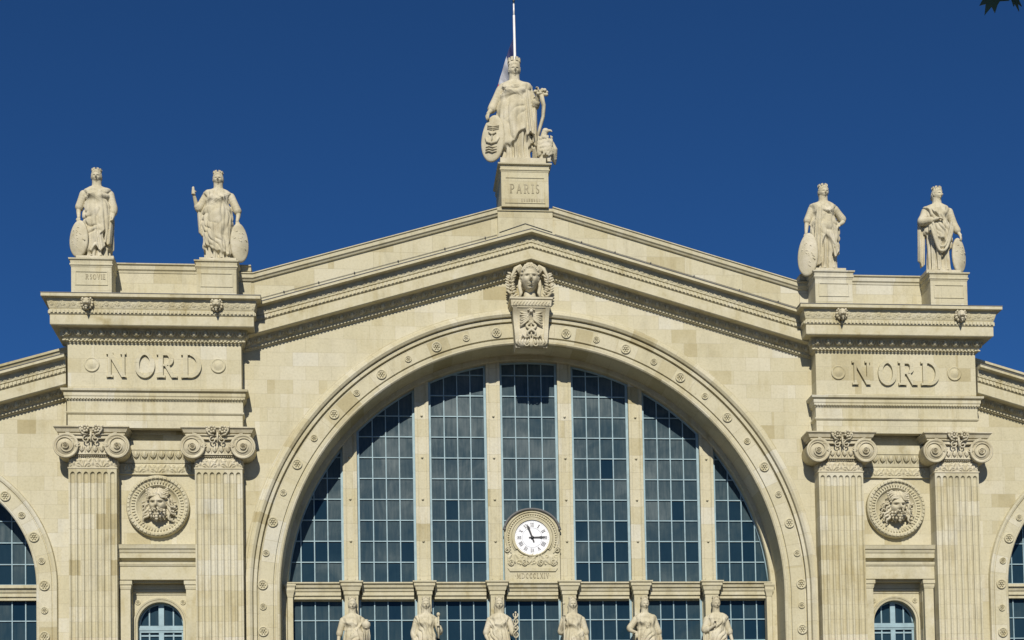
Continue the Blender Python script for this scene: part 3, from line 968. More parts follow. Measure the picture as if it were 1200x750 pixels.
# ledge carrying the lower statues, doors underneath
mb = MB()
mb.molding([(-13.4, .6), (13.4, .6)], [(-1.6, 10.7), (.1, 10.7), (.15, 10.9), (.4, 11.1), (.55, 11.2), (.55, 11.5), (-1.6, 11.52)])
for i in range(6):
    xc = xs[i+1]; mb.box(xc-.62, xc+.62, .25, 1.5, 11.52, 11.92)
mb.build('statue_ledge', M_carve, ST)
for i in range(8):
    xc = -13.65+3.9*i
    if abs(xc) > 13: continue
mb = MB()
for i in range(6):
    xc = xs[i+1]
    mb.tube([(xc, .95, .9), (xc, .95, 4), (xc, .95, 9.9)], [.52, .52, .44], 20)
    mb.box(xc-.65, xc+.65, .3, 1.6, 0, .9); mb.box(xc-.62, xc+.62, .33, 1.57, 9.9, 10.69)
mb.build('arcade_columns', M_carve, ST)
for i in range(7):
    xc = -11.7+3.9*i; window_bay(xc-1.5 if i else -13.1, xc+1.5 if i < 6 else 13.1, .25, 10.6, 3.0, None, yg=2.1, name='entrance_glazing')

# --- side wings: wall, side arch, half gable
def wing(s):
    cx, cz, R = s*32.1, 17.0, 6.2
    mb = MB()
    X = lambda v: s*v
    p = [(24.35, 0), (25.9, 0)] + [(32.1-6.2*math.cos(PI*k/60), 17+6.2*math.sin(PI*k/60)) for k in range(61)] + [(38.3, 0), (46, 0), (46, 27.0-SL*21.7), (24.35, 27.0)]
    mb.prism([(X(a), z) for a, z in p], .02, 1.2)
    mb.build('wing_wall', M_wall, ST)
    mb = MB(); apex = 34.0
    z0 = lambda x: 27.33-SL*(x-24.2)
    seg = [(X(24.2), z0(24.2)), (X(46), z0(46))]
    raking(mb, seg); wc = mb.build('wing_cornice', M_carve, ST)
    MB().rake(seg, LEAD).build('lead_flashing', M_lead, wc)
    mb = MB()
    mb.rake(seg, [(y+.01, z) for y, z in EGGP])
    a = (X(24.4), -.41, z0(24.4)-.02); b_ = (X(45.9), -.41, z0(45.9)-.02)
    if s < 0: a, b_ = b_, a
    egg_band(mb, a, b_, (0, .58, -.9), (0, -.9, -.58), .56, .56, .13)
    mb.build('egg_and_dart', M_carve, ST)
    mb = MB()
    mb.prism([(X(24.2), z0(24.2)+1.3), (X(46), z0(46)+1.3), (X(46), z0(46)+2.05), (X(24.75), z0(24.75)+2.05), (X(24.2), z0(24.2)+2.05)], .22, 1.2)
    mb.rake([(X(24.2), z0(24.2)+2.0), (X(46), z0(46)+2.0)], [(.24, 0), (.1, .03), (.05, .16), (-.02, .18), (-.02, .30), (1.1, .36), (1.1, 0)])
    mb.build('wing_parapet', M_big, ST)
    mb = MB()
    pr = [(6.2, 1.2), (6.2, -.03), (6.26, -.08), (6.98, -.08), (7.0, -.03), (7.04, -.03), (7.06, -.12), (7.16, -.16), (7.26, -.16), (7.3, .0), (7.3, .3), (6.4, .3), (6.4, 1.2)]
    mb.arch(cx, cz, pr, 0.0, 80)
    ar = mb.build('wing_archivolt', M_archL if s < 0 else M_archR, ST)
    for i in range(-9, 10):
        th = 90-abs(i)*11.2
        if i == 0: th = 90
        sg = 1 if i >= 0 else -1
        if th > 0: x, z = 6.62*math.cos(math.radians(th)), cz+6.62*math.sin(math.radians(th))
        else: x, z = 6.62, cz+math.radians(th)*6.62
        if z < 14: continue
        rosette_at(cx+sg*x, z, -.08, abs(i) % 2 == 0, ar)
    for sg in (-1, 1):
        rosette_at(cx+sg*6.62, 14.4, -.08, True, ar)
    # window of the wing
    ys = 1.5
    for q in range(4):
        a = cx-6.2+3.1*q
        window_bay(a+.06, a+3.04, 17.3, 40, 17.3+PITCH, (cx, cz, 6.25), 4, ST, ys, .1)
        window_bay(a+.06, a+3.04, 9.0, 16.55, 15.45-PITCH*4, None, 4, ST, ys, .1)
    mb = MB()
    mb.molding([(cx-6.19, 1.25), (cx+6.19, 1.25)], [(-.6, 16.5), (.05, 16.5), (.05, 16.62), (.14, 16.68), (.14, 16.85), (.2, 16.9), (.25, 17.05), (.36, 17.1), (.36, 17.26), (-.6, 17.3)])
    for q in range(1, 4):
        a = cx-6.2+3.1*q; mb.box(a-.09, a+.09, 1.3, 1.75, .0, 22.9 if q == 2 else 22.2)
    mb.build('wing_transom', M_carve, ST)
    mb = MB(); mb.box(cx-6.19, cx+6.19, 1.2, 1.9, 0, 8.9); mb.build('wing_lower_wall', M_wall, ST)
for s in (-1, 1): wing(s)

# --- the two piers (local frame, centre x = 0)
PX = 19.68
def pier(s):
    ox = s*PX
    loc = (ox, 0, 0)
    # wall between the pilasters, with the niche window opening
    mb = MB(); hw = 1.40
    mb.prism([(-4.75, 0), (-hw, 0), (-hw, 17.2), (hw, 17.2), (hw, 0), (4.75, 0), (4.75, 25.2), (-4.75, 25.2)], .01, 2.1)
    mb.build('pier_wall', M_wall, ST, loc)
    # recessed panel with the small arched window
    mb = MB(); r0 = 1.17; zc = 15.1
    mb.prism([(-hw, 0), (-r0, 0)] + arch_pts(0, zc, r0, 40) + [(r0, 0), (hw, 0), (hw, 17.2), (-hw, 17.2)], .55, 2.0)
    mb.arch(0, zc, [(1.17, .56), (1.17, .46), (1.27, .43), (1.29, .47), (1.30, .42), (1.38, .40), (1.385, .56)], 3.0, 40)
    mb.molding([(-hw+.01, .55), (hw-.01, .55)], [(-.02, 16.66), (.04, 16.66), (.06, 16.74), (.12, 16.78), (.12, 16.9), (-.02, 16.92)])
    mb.box(-hw, hw, .45, .56, 16.92, 17.19)
    niche = mb.build('niche', M_carve, ST, loc)
    for q in (-1, 1):
        o = MB(); rosette(o, (0, 0, 0), .14, .05); o.build('rosette', M_carve, niche, (q*1.16, .55, 16.27))
    # window
    mb = MB(); yw = .95
    mb.box(-1.17, 1.17, yw-.12, yw+.05, 14.72, 15.08); mb.box(-1.17, 1.17, yw-.16, yw-.1, 14.83, 14.97)
    mb.box(-.14, .14, yw-.12, yw+.05, 15.08, 16.26); mb.box(-.13, .13, yw-.11, yw+.05, 11, 14.72)
    for x in (-.62, .62):
        mb.box(x-.035, x+.035, yw-.07, yw+.04, 15.08, zc+math.sqrt(r0*r0-x*x)); mb.box(x-.035, x+.035, yw-.07, yw+.04, 11, 14.72)
    for q in (-1, 1): mb.box(*sorted((q*1.17, q*1.05)), yw-.1, yw+.05, 11, 14.72)
    mb.box(-1.05, 1.05, yw-.06, yw+.03, 14.52, 14.6); mb.box(-1.05, 1.05, yw-.06, yw+.03, 13.3, 13.36)
    mb.tube([(r0*.965*math.cos(PI*k/24), yw-.03, zc+r0*.965*math.sin(PI*k/24)) for k in range(25)], .06, 6)
    wo = mb.build('window', M_frame, ST, loc)
    gb = MB(); gb.box(-1.3, 1.3, yw, yw+.02, 11, 16.5)
    go = gb.build('glazing', M_glass, wo)
    at = go.data.attributes.new('pane', 'FLOAT', 'FACE'); at.data.foreach_set('value', [.5]*6)
    # horizontal bands between the pilasters, and the small antae
    mb = MB(); a, b_ = -2.1, 2.0
    mb.molding([(a, .01), (b_, .01)], [(-.01, 18.25), (.10, 18.25), (.10, 18.33), (.16, 18.38), (.42, 18.42), (.42, 18.66), (.46, 18.70), (.50, 18.84), (.56, 18.88), (.60, 19.04), (.62, 19.09), (-.01, 19.15)])
    mb.molding([(a, .01), (b_, .01)], [(-.01, 17.3), (.34, 17.3), (.34, 17.98), (.38, 18.0), (.42, 18.10), (.42, 18.2), (-.01, 18.22)])
    for q in (-1, 1):
        x0, x1 = sorted((q*1.42, q*1.92))
        mb.box(x0, x1, -.28, .02, 0, 16.78)
        mb.molding([(x0, .02), (x0, -.28), (x1, -.28), (x1, .02)], [(-.02, 16.78), (.02, 16.8), (.05, 16.92), (.05, 17.0), (.10, 17.05), (.10, 17.24), (-.02, 17.27)])
    mb.build('string_course', M_carve, ST, loc)
    # carved frieze between the capitals
    mb = MB()
    mb.box(-2.3, 2.3, -.30, .02, 24.10, 24.58)
    mb.molding([(-2.3, .01), (2.3, .01)], [(-.01, 23.44), (.12, 23.46), (.15, 23.62), (.24, 23.95), (.28, 24.08), (-.01, 24.09)])
    egg_band(mb, (-1.75, -.26, 24.08), (1.75, -.26, 24.08), (0, .25, -1), (0, -1, 0), .56, .44, .14, False)
    mb.box(-2.3, 2.3, -.09, .02, 22.93, 23.43)
    mb.relief((-1.75, -.095, 22.97), (1, 0, 0), (0, 0, 1), (0, -1, 0), 3.5, .44, .03, f_foliage(.50, .09))
    mb.box(-2.3, 2.3, -.12, .02, 22.86, 22.925)
    mb.build('carved_frieze', M_carve, ST, loc)
    # medallion
    med = MB(); c = (0, 0, 21.17)
    med.lathe_y(c, [(1.62, .02), (1.62, -.22), (1.58, -.30), (1.50, -.34), (1.42, -.33), (1.40, -.27), (1.36, -.25), (1.16, -.20), (1.13, -.22), (1.10, -.20), (1.06, -.06), (.6, -.02)], 72)
    for k in range(44):
        t = 2*PI*k/44
        M = Matrix.Translation((c[0]+1.49*math.cos(t), c[1]-.33, c[2]+1.49*math.sin(t))) @ Matrix.Rotation(-t, 4, 'Y')
        med.join(MB().box(-.055, .055, -.05, .02, -.065, .065), M)
    for k in range(52):
        t = 2*PI*k/52
        med.tube([(c[0]+1.18*math.cos(t), c[1]-.225, c[2]+1.18*math.sin(t)), (c[0]+1.34*math.cos(t), c[1]-.27, c[2]+1.34*math.sin(t))], [.03, .045], 6)
    mo = med.build('medallion', M_carve, ST, loc)
    hb = MB(); hh = 1.40; rnd = random.Random(5+s)
    T = head(hb, (c[0]+.02, c[1]-.18, c[2]+.10), hh, .06*s, .14, True, True, stern=True, far=1.45)
    it = []
    for q in (-1, 1):
        sg = lambda d: math.radians(d) if q > 0 else math.radians(180-d)
        for k in range(5):      # hair swept from the parting
            it.append((q*.03, -.30+.05*k, .36+.035*k, sg(-28+9*k), .36, .062))
        for k in range(9):      # side locks
            it.append((q*(.33+.04*(k % 2)), -.12-.02*(k % 3), .24-.075*k, sg(-62+rnd.uniform(-22, 22)), .27+.05*(k % 3), .058))
        for k in range(4):
            it.append((q*.44, -.04, .16-.13*k, sg(-40+rnd.uniform(-20, 20)), .22, .055))
        it.append((q*.02, -.47, -.175, sg(-24), .20, .042))
        
    for r_, (zz, n_, w_) in enumerate(((-.28, 6, .26), (-.38, 6, .25), (-.48, 5, .20), (-.56, 3, .10))):
        for k in range(n_):
            u = (k/(n_-1)-.5)*2
            p_ = T((u*w_, -.47+.20*abs(u)+.02*r_, zz+.03*abs(u)))
            hb.ball(p_, hh*.062, 8, 6); hb.tube([p_, T((u*w_*1.05+.03, -.46+.20*abs(u)+.02*r_, zz-.07))], [hh*.05, hh*.02], 6)
    curls(hb, T, hh, rnd, it)
    hb.build('bearded_head', M_fig, mo)
    # entablature of the pier: architrave, fascias, die and crowning cornice
    mb = MB(); a, b_ = -4.52, 4.52
    P = [(a, 1.6), (a, -.88), (b_, -.88), (b_, 1.6)]
    mb.molding(P, [(-.5, 25.10), (-.07, 25.10), (-.07, 25.78), (-.03, 25.80), (.02, 25.86), (.02, 25.92), (-.045, 25.94), (-.045, 26.50), (-.01, 26.52), (-.01, 26.56), (.06, 26.60), (.06, 26.68), (.10, 26.74), (.10, 26.90), (.22, 26.97), (.24, 27.08), (-.5, 27.10)])
    dentils(mb, (a, -.94, 26.66), (b_, -.94, 26.66), (0, 0, -1), (0, -1, 0), .10, .15, .03)
    mb.build('architrave', M_big, ST, loc)
    mb = MB(); mb.box(-4.42, 4.42, -.87, 1.55, 27.08, 29.7)
    die = mb.build('name_block', M_wall, ST, loc)
    mb = MB(); h = 1.30; z0 = 27.70
    xs_ = [-2.44, -1.03, .10, 1.34]
    text(mb, 'NORD', 0, -.872, z0, h, sx=1.0, dep=.13, xs=[-2.46, -1.03, .09, 1.34])
    mb.build('lettering', M_wall, die, label='raised letters reading NORD')
    for q, xx in ((-1, -3.2), (1, 3.23)):
        o = MB(); o.lathe_y((0, 0, 0), [(.39, .01), (.39, -.04), (.36, -.07), (.33, -.07), (.30, -.035), (.24, -.05), (.14, -.10), (.02, -.12)], 32)
        o.build('boss', M_wall, die, (xx, -.872, 28.37))
    mb = MB()
    P = [(a+.08, 1.6), (a+.08, -.88), (b_-.08, -.88), (b_-.08, 1.6)]
    mb.molding(P, [(-.5, 29.46), (.02, 29.46), (.04, 29.52), (.09, 29.56), (.09, 29.62), (.14, 29.66), (.30, 30.0), (.34, 30.16), (-.5, 30.17)])
    e0 = a+.08-.30; e1 = b_-.08+.30
    for p0, p1, o in (((e0+.05, -1.25, 30.12), (e1-.05, -1.25, 30.12), (0, -1, 0)), ((e0, -.0, 30.12), (e0, -1.15, 30.12), (-1, 0, 0)), ((e1, -1.15, 30.12), (e1, -.0, 30.12), (1, 0, 0))):
        ov = Vector(o); egg_band(mb, p0, p1, (-ov.x*.5, -ov.y*.5, -1), (ov.x, ov.y, -.5), .64, .57, .17)
    P2 = [(a-.62, 1.6), (a-.62, -1.72), (b_+.62, -1.72), (b_+.62, 1.6)]
    mb.molding(P2, [(-2.2, 30.15), (-.04, 30.14), (0, 30.18), (0, 30.64), (-.02, 30.66), (.05, 30.72), (.05, 30.92), (.0, 30.95), (.03, 31.0), (.15, 31.40), (.15, 31.46), (.38, 31.50), (.38, 31.66), (-1.5, 31.80), (-2.2, 31.80)])
    x0, x1 = a-.62, b_+.62
    mb.relief((x0-.04, -1.765, 31.02), (1, 0, 0), (0, -.28, 1), (0, -1, 0), x1-x0+.08, .36, .032, f_scroll(1.1, .06))
    for xx, uu, nn in ((x0-.045, (0, -1, 0), (-1, 0, 0)), (x1+.045, (0, 1, 0), (1, 0, 0))):
        mb.relief((xx, 0 if uu[1] < 0 else -1.76, 31.02), uu, (nn[0]*.28, 0, 1), nn, 1.76, .36, .04, f_scroll(1.1, .06))
    dentils(mb, (x0, -1.765, 30.90), (x1, -1.765, 30.90), (0, 0, -1), (0, -1, 0), .14, .20, .06)
    for xx, o in ((x0-.045, -1), (x1+.045, 1)):
        dentils(mb, (xx, -1.7, 30.90), (xx, 0, 30.90), (0, 0, -1), (o, 0, 0), .14, .20, .06)
    pc = mb.build('pier_cornice', M_carve, ST, loc)
    fl_ = MB(); fl_.molding(P2, [(.34, 31.665), (.40, 31.665), (.40, 31.70), (-.4, 31.80), (-1.0, 31.86), (-1.0, 31.80), (-.4, 31.74)]); fl_.build('lead_flashing', M_lead, pc)
    # soffit infill + solid core behind so that nothing is hollow
    mb = MB(); mb.box(-4.4, 4.4, -.8, 6, 29.72, 31.6); mb.box(-4.4, 4.4, 2.0, 6, 0, 29.7); mb.build('pier_core', M_wall, ST, loc)
    # parapet between the pedestals
    mb = MB(); pa, pb = (-3.2, 4.9) if s < 0 else (-4.9, 3.0); mb.box(pa, pb, .20, 1.2, 31.7, 33.75)
    mb.molding([(pa, .2), (pb, .2)], [(-1.0, 33.62), (.03, 33.62), (.05, 33.72), (.12, 33.78), (.14, 33.98), (.22, 34.02), (.22, 34.08), (-1.1, 34.12)])
    mb.build('parapet', M_big, ST, loc)
    mb = MB(); mb.box(-.3, .3, 0, 1, 0, 1)
    # lion heads
    for xx in (-3.25, 3.27):
        o = MB(); lc = Vector((0, 0, 0))
        o.ball((0, -.10, 0), (.22, .24, .24), 14, 10)
        for k in range(12):
            t = 2*PI*k/12
            o.tube([(.18*math.cos(t), .0, .20*math.sin(t)), (.30*math.cos(t), -.05, .30*math.sin(t)), (.31*math.cos(t+.2), .05, .36*math.sin(t+.2))], [.09, .08, .03], 6)
        o.ball((0, -.30, -.06), (.13, .12, .09), 10, 8); o.ball((0, -.36, -.02), (.055, .06, .04), 8, 6)
        for q in (-1, 1):
            o.ball((q*.075, -.34, -.09), (.07, .07, .055), 8, 6); o.ball((q*.10, -.27, .09), (.05, .05, .03), 8, 6)
            o.ball((q*.2, -.12, .2), (.06, .05, .07), 8, 6)
        o.ball((0, -.26, -.26), (.085, .10, .06), 8, 6)
        o.tube([(0, -.2, -.2), (0, -.28, -.34), (0, -.26, -.44)], [.06, .05, .02], 6)
        o.build('lion_head', M_fig, ST, (ox+xx, -1.90, 31.22))
    # pilasters and capitals
    for q in (-1, 1):
        px = ox+q*3.2
        pilaster(px, q*s)

CAP = {}
def pilaster(px, q):
    W = 1.215; yf = -.86; ztop = 22.95
    # fluted shaft: section with 7 flutes, rounded heads
    def sec(z, k):
        pts = [(-W, .02), (-W, yf)]
        n = 7; fil = .085; fw = (2*W-fil*(n+1))/n
        for i in range(n):
            x0 = -W+fil+(fw+fil)*i
            for j in range(7):
                t = PI*j/6
                hw = fw/2*k
                pts.append((x0+fw/2-hw*math.cos(t), yf+.125*math.sin(t)*k))
        pts += [(W, yf), (W, .02)]
        return [(x, y, z) for x, y in pts]
    mb = MB()
    zs = [(1.6, 1.0), (ztop-.32, 1.0)]+[(ztop-.32+.17*math.sin(t*PI/2/6), max(.02, math.cos(t*PI/2/6))) for t in range(1, 7)]+[(ztop, .02)]
    R = [sec(z, k) for z, k in zs]; n = len(R[0]); v = [p for r in R for p in r]; f = []
    for a in range(len(R)-1):
        for i in range(n):
            j = (i+1) % n; f.append((a*n+i, a*n+j, (a+1)*n+j, (a+1)*n+i))
    f.append(tuple(range(n))); f.append(tuple(range((len(R)-1)*n, len(R)*n)))
    mb.add(v, f, False)
    mb.molding([(-W, .02), (-W, yf), (W, yf), (W, .02)], [(-.1, 0), (.35, 0), (.35, .8), (.25, .9), (.28, 1.1), (.16, 1.25), (.12, 1.4), (.0, 1.61), (-.1, 1.61)])
    sh = mb.build('pilaster', M_shaft, ST, (px, 0, 0))
    if 'c' in CAP:
        copy_part(CAP['c'], sh); return
    cb = MB(); Wn = 1.19
    cb.box(-Wn, Wn, yf+.03, .02, ztop, 23.62)
    cb.molding([(-Wn, .02), (-Wn, yf+.03), (Wn, yf+.03), (Wn, .02)], [(-.02, ztop-.01), (.05, ztop), (.07, ztop+.04), (.05, ztop+.08), (-.02, ztop+.08)])
    cb.relief((-Wn+.02, yf+.025, 23.05), (1, 0, 0), (0, 0, 1), (0, -1, 0), 2*Wn-.04, .50, .028, f_foliage(.476, .10))
    for qx in (-1, 1):
        cb.relief((qx*(Wn+.004), yf+.05 if qx > 0 else .0, 23.05), (0, qx, 0), (0, 0, 1), (qx, 0, 0), .78, .50, .04, f_foliage(.4, .08))
    for k in range(22): cb.ball((-1.15+2.3*(k+.5)/22, yf-.04, 23.60), (.05, .06, .045), 6, 4)
    # echinus with eggs
    cb.box(-1.45, 1.45, -1.02, .02, 23.66, 24.62)
    egg_band(cb, (-.68, -1.02, 24.16), (.68, -1.02, 24.16), (0, 0, -1), (0, -1, 0), .52, .34, .14, False)
    # volutes: drum + spiral
    for qx in (-1, 1):
        c = (qx*1.29, 0, 24.06)
        cb.lathe_y((c[0], 0, c[2]), [(.60, .02), (.60, -.95), (.64, -1.10), (.64, -1.20), (.585, -1.25), (.55, -1.17), (.36, -1.16), (.33, -1.16)], 40)
        cb.lathe_y((c[0], 0, c[2]), [(.56, -.9), (.56, -1.165), (.01, -1.17)], 32)
        sp = []
        for k in range(60):
            t = k/59; a_ = PI/2+(-qx)*t*PI*4.3*-1
            r = .57*(1-t)**.85+.10
            sp.append((c[0]+r*math.cos(a_), -1.18-.05*t, c[2]+r*math.sin(a_)))
        cb.tube(sp, [.045-.02*k/59 for k in range(60)], 6)
        rosette(cb, (c[0], -1.17, c[2]), .17, .12)
        # leaf spray growing from the volute
        for k in range(5):
            a_ = math.radians(150-38*k) if qx < 0 else math.radians(30+38*k)
            x0, z0 = c[0]-qx*.42, c[2]-.02
            cb.tube([(x0, -1.08, z0), (x0-qx*.12+.05*math.cos(a_), -1.2, z0+.10*math.sin(a_)), (x0-qx*.20+.12*math.cos(a_), -1.16, z0+.26*math.sin(a_))], [.05, .055, .02], 6)
        # the canal joining the volutes
    cb.box(-1.3, 1.3, -1.13, -.9, 24.44, 24.66)
    for zz, yy in ((24.46, -1.16), (24.66, -1.19)): cb.tube([(-1.3, yy, zz), (0, yy, zz-.03), (1.3, yy, zz)], .032, 6)
    # abacus
    cb.molding([(-1.66, .02), (-1.66, -1.02), (1.66, -1.02), (1.66, .02)], [(-.6, 24.68), (.0, 24.68), (.01, 24.76), (.08, 24.80), (.14, 24.94), (.20, 25.0), (.24, 25.02), (.24, 25.08), (-.6, 25.095)])
    # flower ornament in the middle of the abacus, with scrolls below
    for qx in (-1, 1):
        x = qx*.28
        for k in range(7):
            a_ = 2*PI*k/7
            cb.ball((x+.15*math.cos(a_), -1.36, 24.90+.15*math.sin(a_)), (.078, .11, .078), 7, 5)
        cb.ball((x, -1.40, 24.90), .06, 8, 6)
        cb.tube([(qx*.58, -1.25, 25.1), (qx*.52, -1.3, 24.85), (qx*.40, -1.32, 24.66), (qx*.2, -1.3, 24.6)], [.05, .07, .06, .04], 6)
        for k in range(4): cb.ball((qx*(.56-.05*k), -1.33, 25.02-.12*k), .055, 6, 5)
        sp = []
        for k in range(22):
            t = k/21; a_ = PI/2-qx*(-1)*t*PI*2.4
            r = .17*(1-t)+.03; sp.append((qx*.24+r*math.cos(a_)*-qx*-1, -1.26, 24.38+r*math.sin(a_)))
        cb.tube(sp, .035, 6)
    cb.tube([(0, -1.28, 24.75), (0, -1.32, 24.5), (0, -1.3, 24.2)], [.06, .05, .03], 6)
    CAP['c'] = cb.build('ionic_capital', M_fig, sh)

for s in (-1, 1): pier(s)

# --- keystone console with the crowned head
KX = -.08
def keystone():
    mb = MB(); n = 20
    # console body: S profile, tapering
    prof = []
    for k in range(n+1):
        t = k/n; z = 31.62-2.08*t
        y = -1.12+.42*t+.16*math.sin(t*PI*1.9)*(1-t*.3)
        w = .98-.14*t
        prof.append((z, y, w))
    rings = [[(-w, .1, z), (-w, y, z), (w, y, z), (w, .1, z)] for z, y, w in prof]
    mb.rings(rings, False)
    rings = []
    for k in range(n+1):
        pass
    # raised border left and right, sunk field
    for q in (-1, 1):
        for k in range(n):
            (z0, y0, w0), (z1, y1, w1) = prof[k], prof[k+1]
            a0, a1 = sorted((q*w0, q*(w0-.22)))
            b0, b1 = sorted((q*w1, q*(w1-.22)))
            v = [(a0, y0-.10, z0), (a1, y0-.10, z0), (b1, y1-.10, z1), (b0, y1-.10, z1), (a0, y0+.02, z0), (a1, y0+.02, z0), (b1, y1+.02, z1), (b0, y1+.02, z1)]
            mb.add(v, [(0, 1, 2, 3), (0, 3, 7, 4), (1, 5, 6, 2)])
    # slab on top, carved with waves
    mb.molding([(-.98, .05), (-.98, -1.10), (.98, -1.10), (.98, .05)], [(-.3, 31.60), (.04, 31.60), (.04, 31.66), (.08, 31.68), (.10, 31.98), (.16, 32.02), (.16, 32.12), (-.3, 32.14)])
    mb.relief((-.98, -1.185, 31.69), (1, 0, 0), (0, 0, 1), (0, -1, 0), 1.96, .27, .022, f_wave(.17, .06))
    # bottom scrolls and shell
    for q in (-1, 1):
        mb.ball((q*.50, -.80, 29.76), (.38, .22, .20), 14, 8)
        for k in range(5): mb.tube([(q*(.15+.15*k), -.95, 29.95), (q*(.2+.15*k), -1.02, 29.78), (q*(.15+.14*k), -.86, 29.60)], [.05, .07, .04], 6)
        sp = [(q*.24+(.17*(1-k/20)+.03)*math.cos(k*.5), -.98, 29.70+(.13*(1-k/20)+.03)*math.sin(k*.5)) for k in range(20)]
        mb.tube(sp, .04, 6)
    mb.ball((0, -.90, 29.75), (.15, .16, .22), 10, 8)
    ks = mb.build('keystone_console', M_fig, ST, (KX, 0, 0))
    # relief of a winged staff with two snakes
    r = MB()
    def yk(z):
        t = (31.62-z)/2.08; return -1.12+.42*t+.16*math.sin(t*PI*1.9)*(1-t*.3)-.05
    r.tube([(0, yk(z), z) for z in np.linspace(31.5, 30.1, 8)], .045, 6)
    for q in (-1, 1):
        pts = [(q*.24*math.sin(k*.42+.6)*(1.1-.2*k/20), yk(31.2-.055*k)-.05-.03*math.cos(k*.42), 31.2-.055*k) for k in range(21)]
        r.tube(pts, [.075]*15+[.07, .065, .06, .05, .04, .03], 7)
        r.tube([(pts[-1][0], pts[-1][1], pts[-1][2]), (q*.35, yk(30.1)-.05, 30.05), (q*.48, yk(30.2)-.05, 30.2), (q*.5, yk(30.0)-.03, 30.02)], .045, 6)
        for k in range(6):
            r.tube([(q*.10, yk(31.2)-.06, 31.28-.05*k), (q*.34, yk(31.2)-.08, 31.33-.10*k), (q*.60, yk(31.2)-.02, 31.42-.16*k)], [.05, .065, .035], 6)
    r.ball((0, yk(31.4)-.06, 31.42), .10, 10, 8)
    for k in range(5): r.ball((-.16+.08*k, yk(31.4)-.05, 31.50+.03*(2-abs(k-2))), .05, 7, 5)
    r.build('carved_emblem', M_fig, ks)
    # bust
    b = MB(); hh = 1.46
    T = head(b, (-.02, -.78, 33.22), hh, .0, .12, True, nu=96, nv=72, far=1.25)
    b.tube([(0, -.45, 32.1), (0, -.5, 32.45), (0, -.6, 32.75)], [.62, .36, .30], 16)
    b.ball((0, -.35, 32.15), (.85, .35, .28), 16, 8)
    for q in (-1, 1):
        for k in range(3): b.tube([T((q*(.36+.02*k), -.02, -.02)), T((q*(.40+.02*k), -.04, -.25)), T((q*(.34+.02*k), -.08, -.48)), T((q*(.42), -.1, -.66))], [.07, .085, .08, .05], 7)
    # curls along the brow and diadem
    for k in range(15):
        a = PI*(.06+.88*k/14); b.ball(T((.335*math.cos(a), -.33+.12*abs(math.cos(a))**2, .10+.30*math.sin(a))), .075, 8, 6)
    b.tube([T((.33*math.cos(a), -.27, .20+.28*math.sin(a))) for a in np.linspace(.1, PI-.1, 14)], .06, 7)
    b.v = [((x+.02)*.90-.02, y, z) for x, y, z in b.v]
    b.build('bust', M_fig, ks)
    # wings of the cap and laurel boughs either side
    wg = MB()
    for q in (-1, 1):
        for k in range(5):
            wg.tube([(q*(.30+.05*k), -.6, 33.75-.05*k), (q*(.52+.05*k), -.7, 33.98-.03*k), (q*(.78+.04*k), -.68, 33.86-.10*k), (q*(.92+.02*k), -.62, 33.62-.14*k)], [.07, .10, .085, .03], 7)
    wg.build('cap_wings', M_fig, ks)
    rnd = random.Random(3)
    for q in (-1, 1):
        lb = MB()
        path = [Vector((q*.74, -.45, 32.2)), Vector((q*1.02, -.5, 32.6)), Vector((q*1.06, -.5, 33.1)), Vector((q*.92, -.5, 33.55))]
        lb.tube(path, [.10, .09, .07, .04], 7)
        for k in range(22):
            t = k/21*2.98; i = int(min(2, t)); p = path[i].lerp(path[i+1], t-i)
            sd = 1 if k % 2 else -1
            d = Vector((q*sd*.26, -.16*rnd.random()-.06, .10+.06*rnd.random()))
            lb.tube([p, p+d*.5+Vector((0, -.06, 0)), p+d], [.045, .075, .02], 6)
            if k % 3 == 0: lb.ball(p+Vector((0, -.14, .03)), .06, 7, 5)
        lb.build('laurel_bough', M_fig, ks)
keystone()

# --- pedestals on the skyline
def pedestal(x, y0, y1, hw, z0, z1, parent=ST, capo=.12, txt=None, base=True, panel=(.8, .55)):
    mb = MB()
    H = z1-z0
    mb.box(x-hw, x+hw, y0, y1, z0, z1-.1)
    P = [(x-hw, y1), (x-hw, y0), (x+hw, y0), (x+hw, y1)]
    # close ring by separate back piece: fourth side
    mb.molding(P+[(x-hw, y1)][:0], [(-.3, z1-.46), (.015, z1-.46), (.03, z1-.40), (.07, z1-.37), (.07, z1-.30), (.03, z1-.27), (.05, z1-.14), (capo, z1-.09), (capo+.01, z1-.02), (-.3, z1)])
    mb.molding([(x+hw, y1), (x-hw, y1)], [(-.3, z1-.40), (.06, z1-.40), (.1, z1-.1), (.1, z1-.02), (-.3, z1)])
    if base: mb.molding(P, [(-.3, z0), (.12, z0), (.12, z0+.16), (.08, z0+.20), (.02, z0+.30), (-.3, z0+.30)])
    # sunk panel: raised frame
    px, (z_a, z_b) = panel[0], panel[1]
    for a in ((x-px-.05, x+px+.05, z_b, z_b+.06), (x-px-.05, x+px+.05, z_a-.04, z_a), (x-px-.05, x-px, z_a, z_b), (x+px, x+px+.05, z_a, z_b)):
        mb.box(a[0], a[1], y0-.035, y0+.01, a[2], a[3])
    return mb

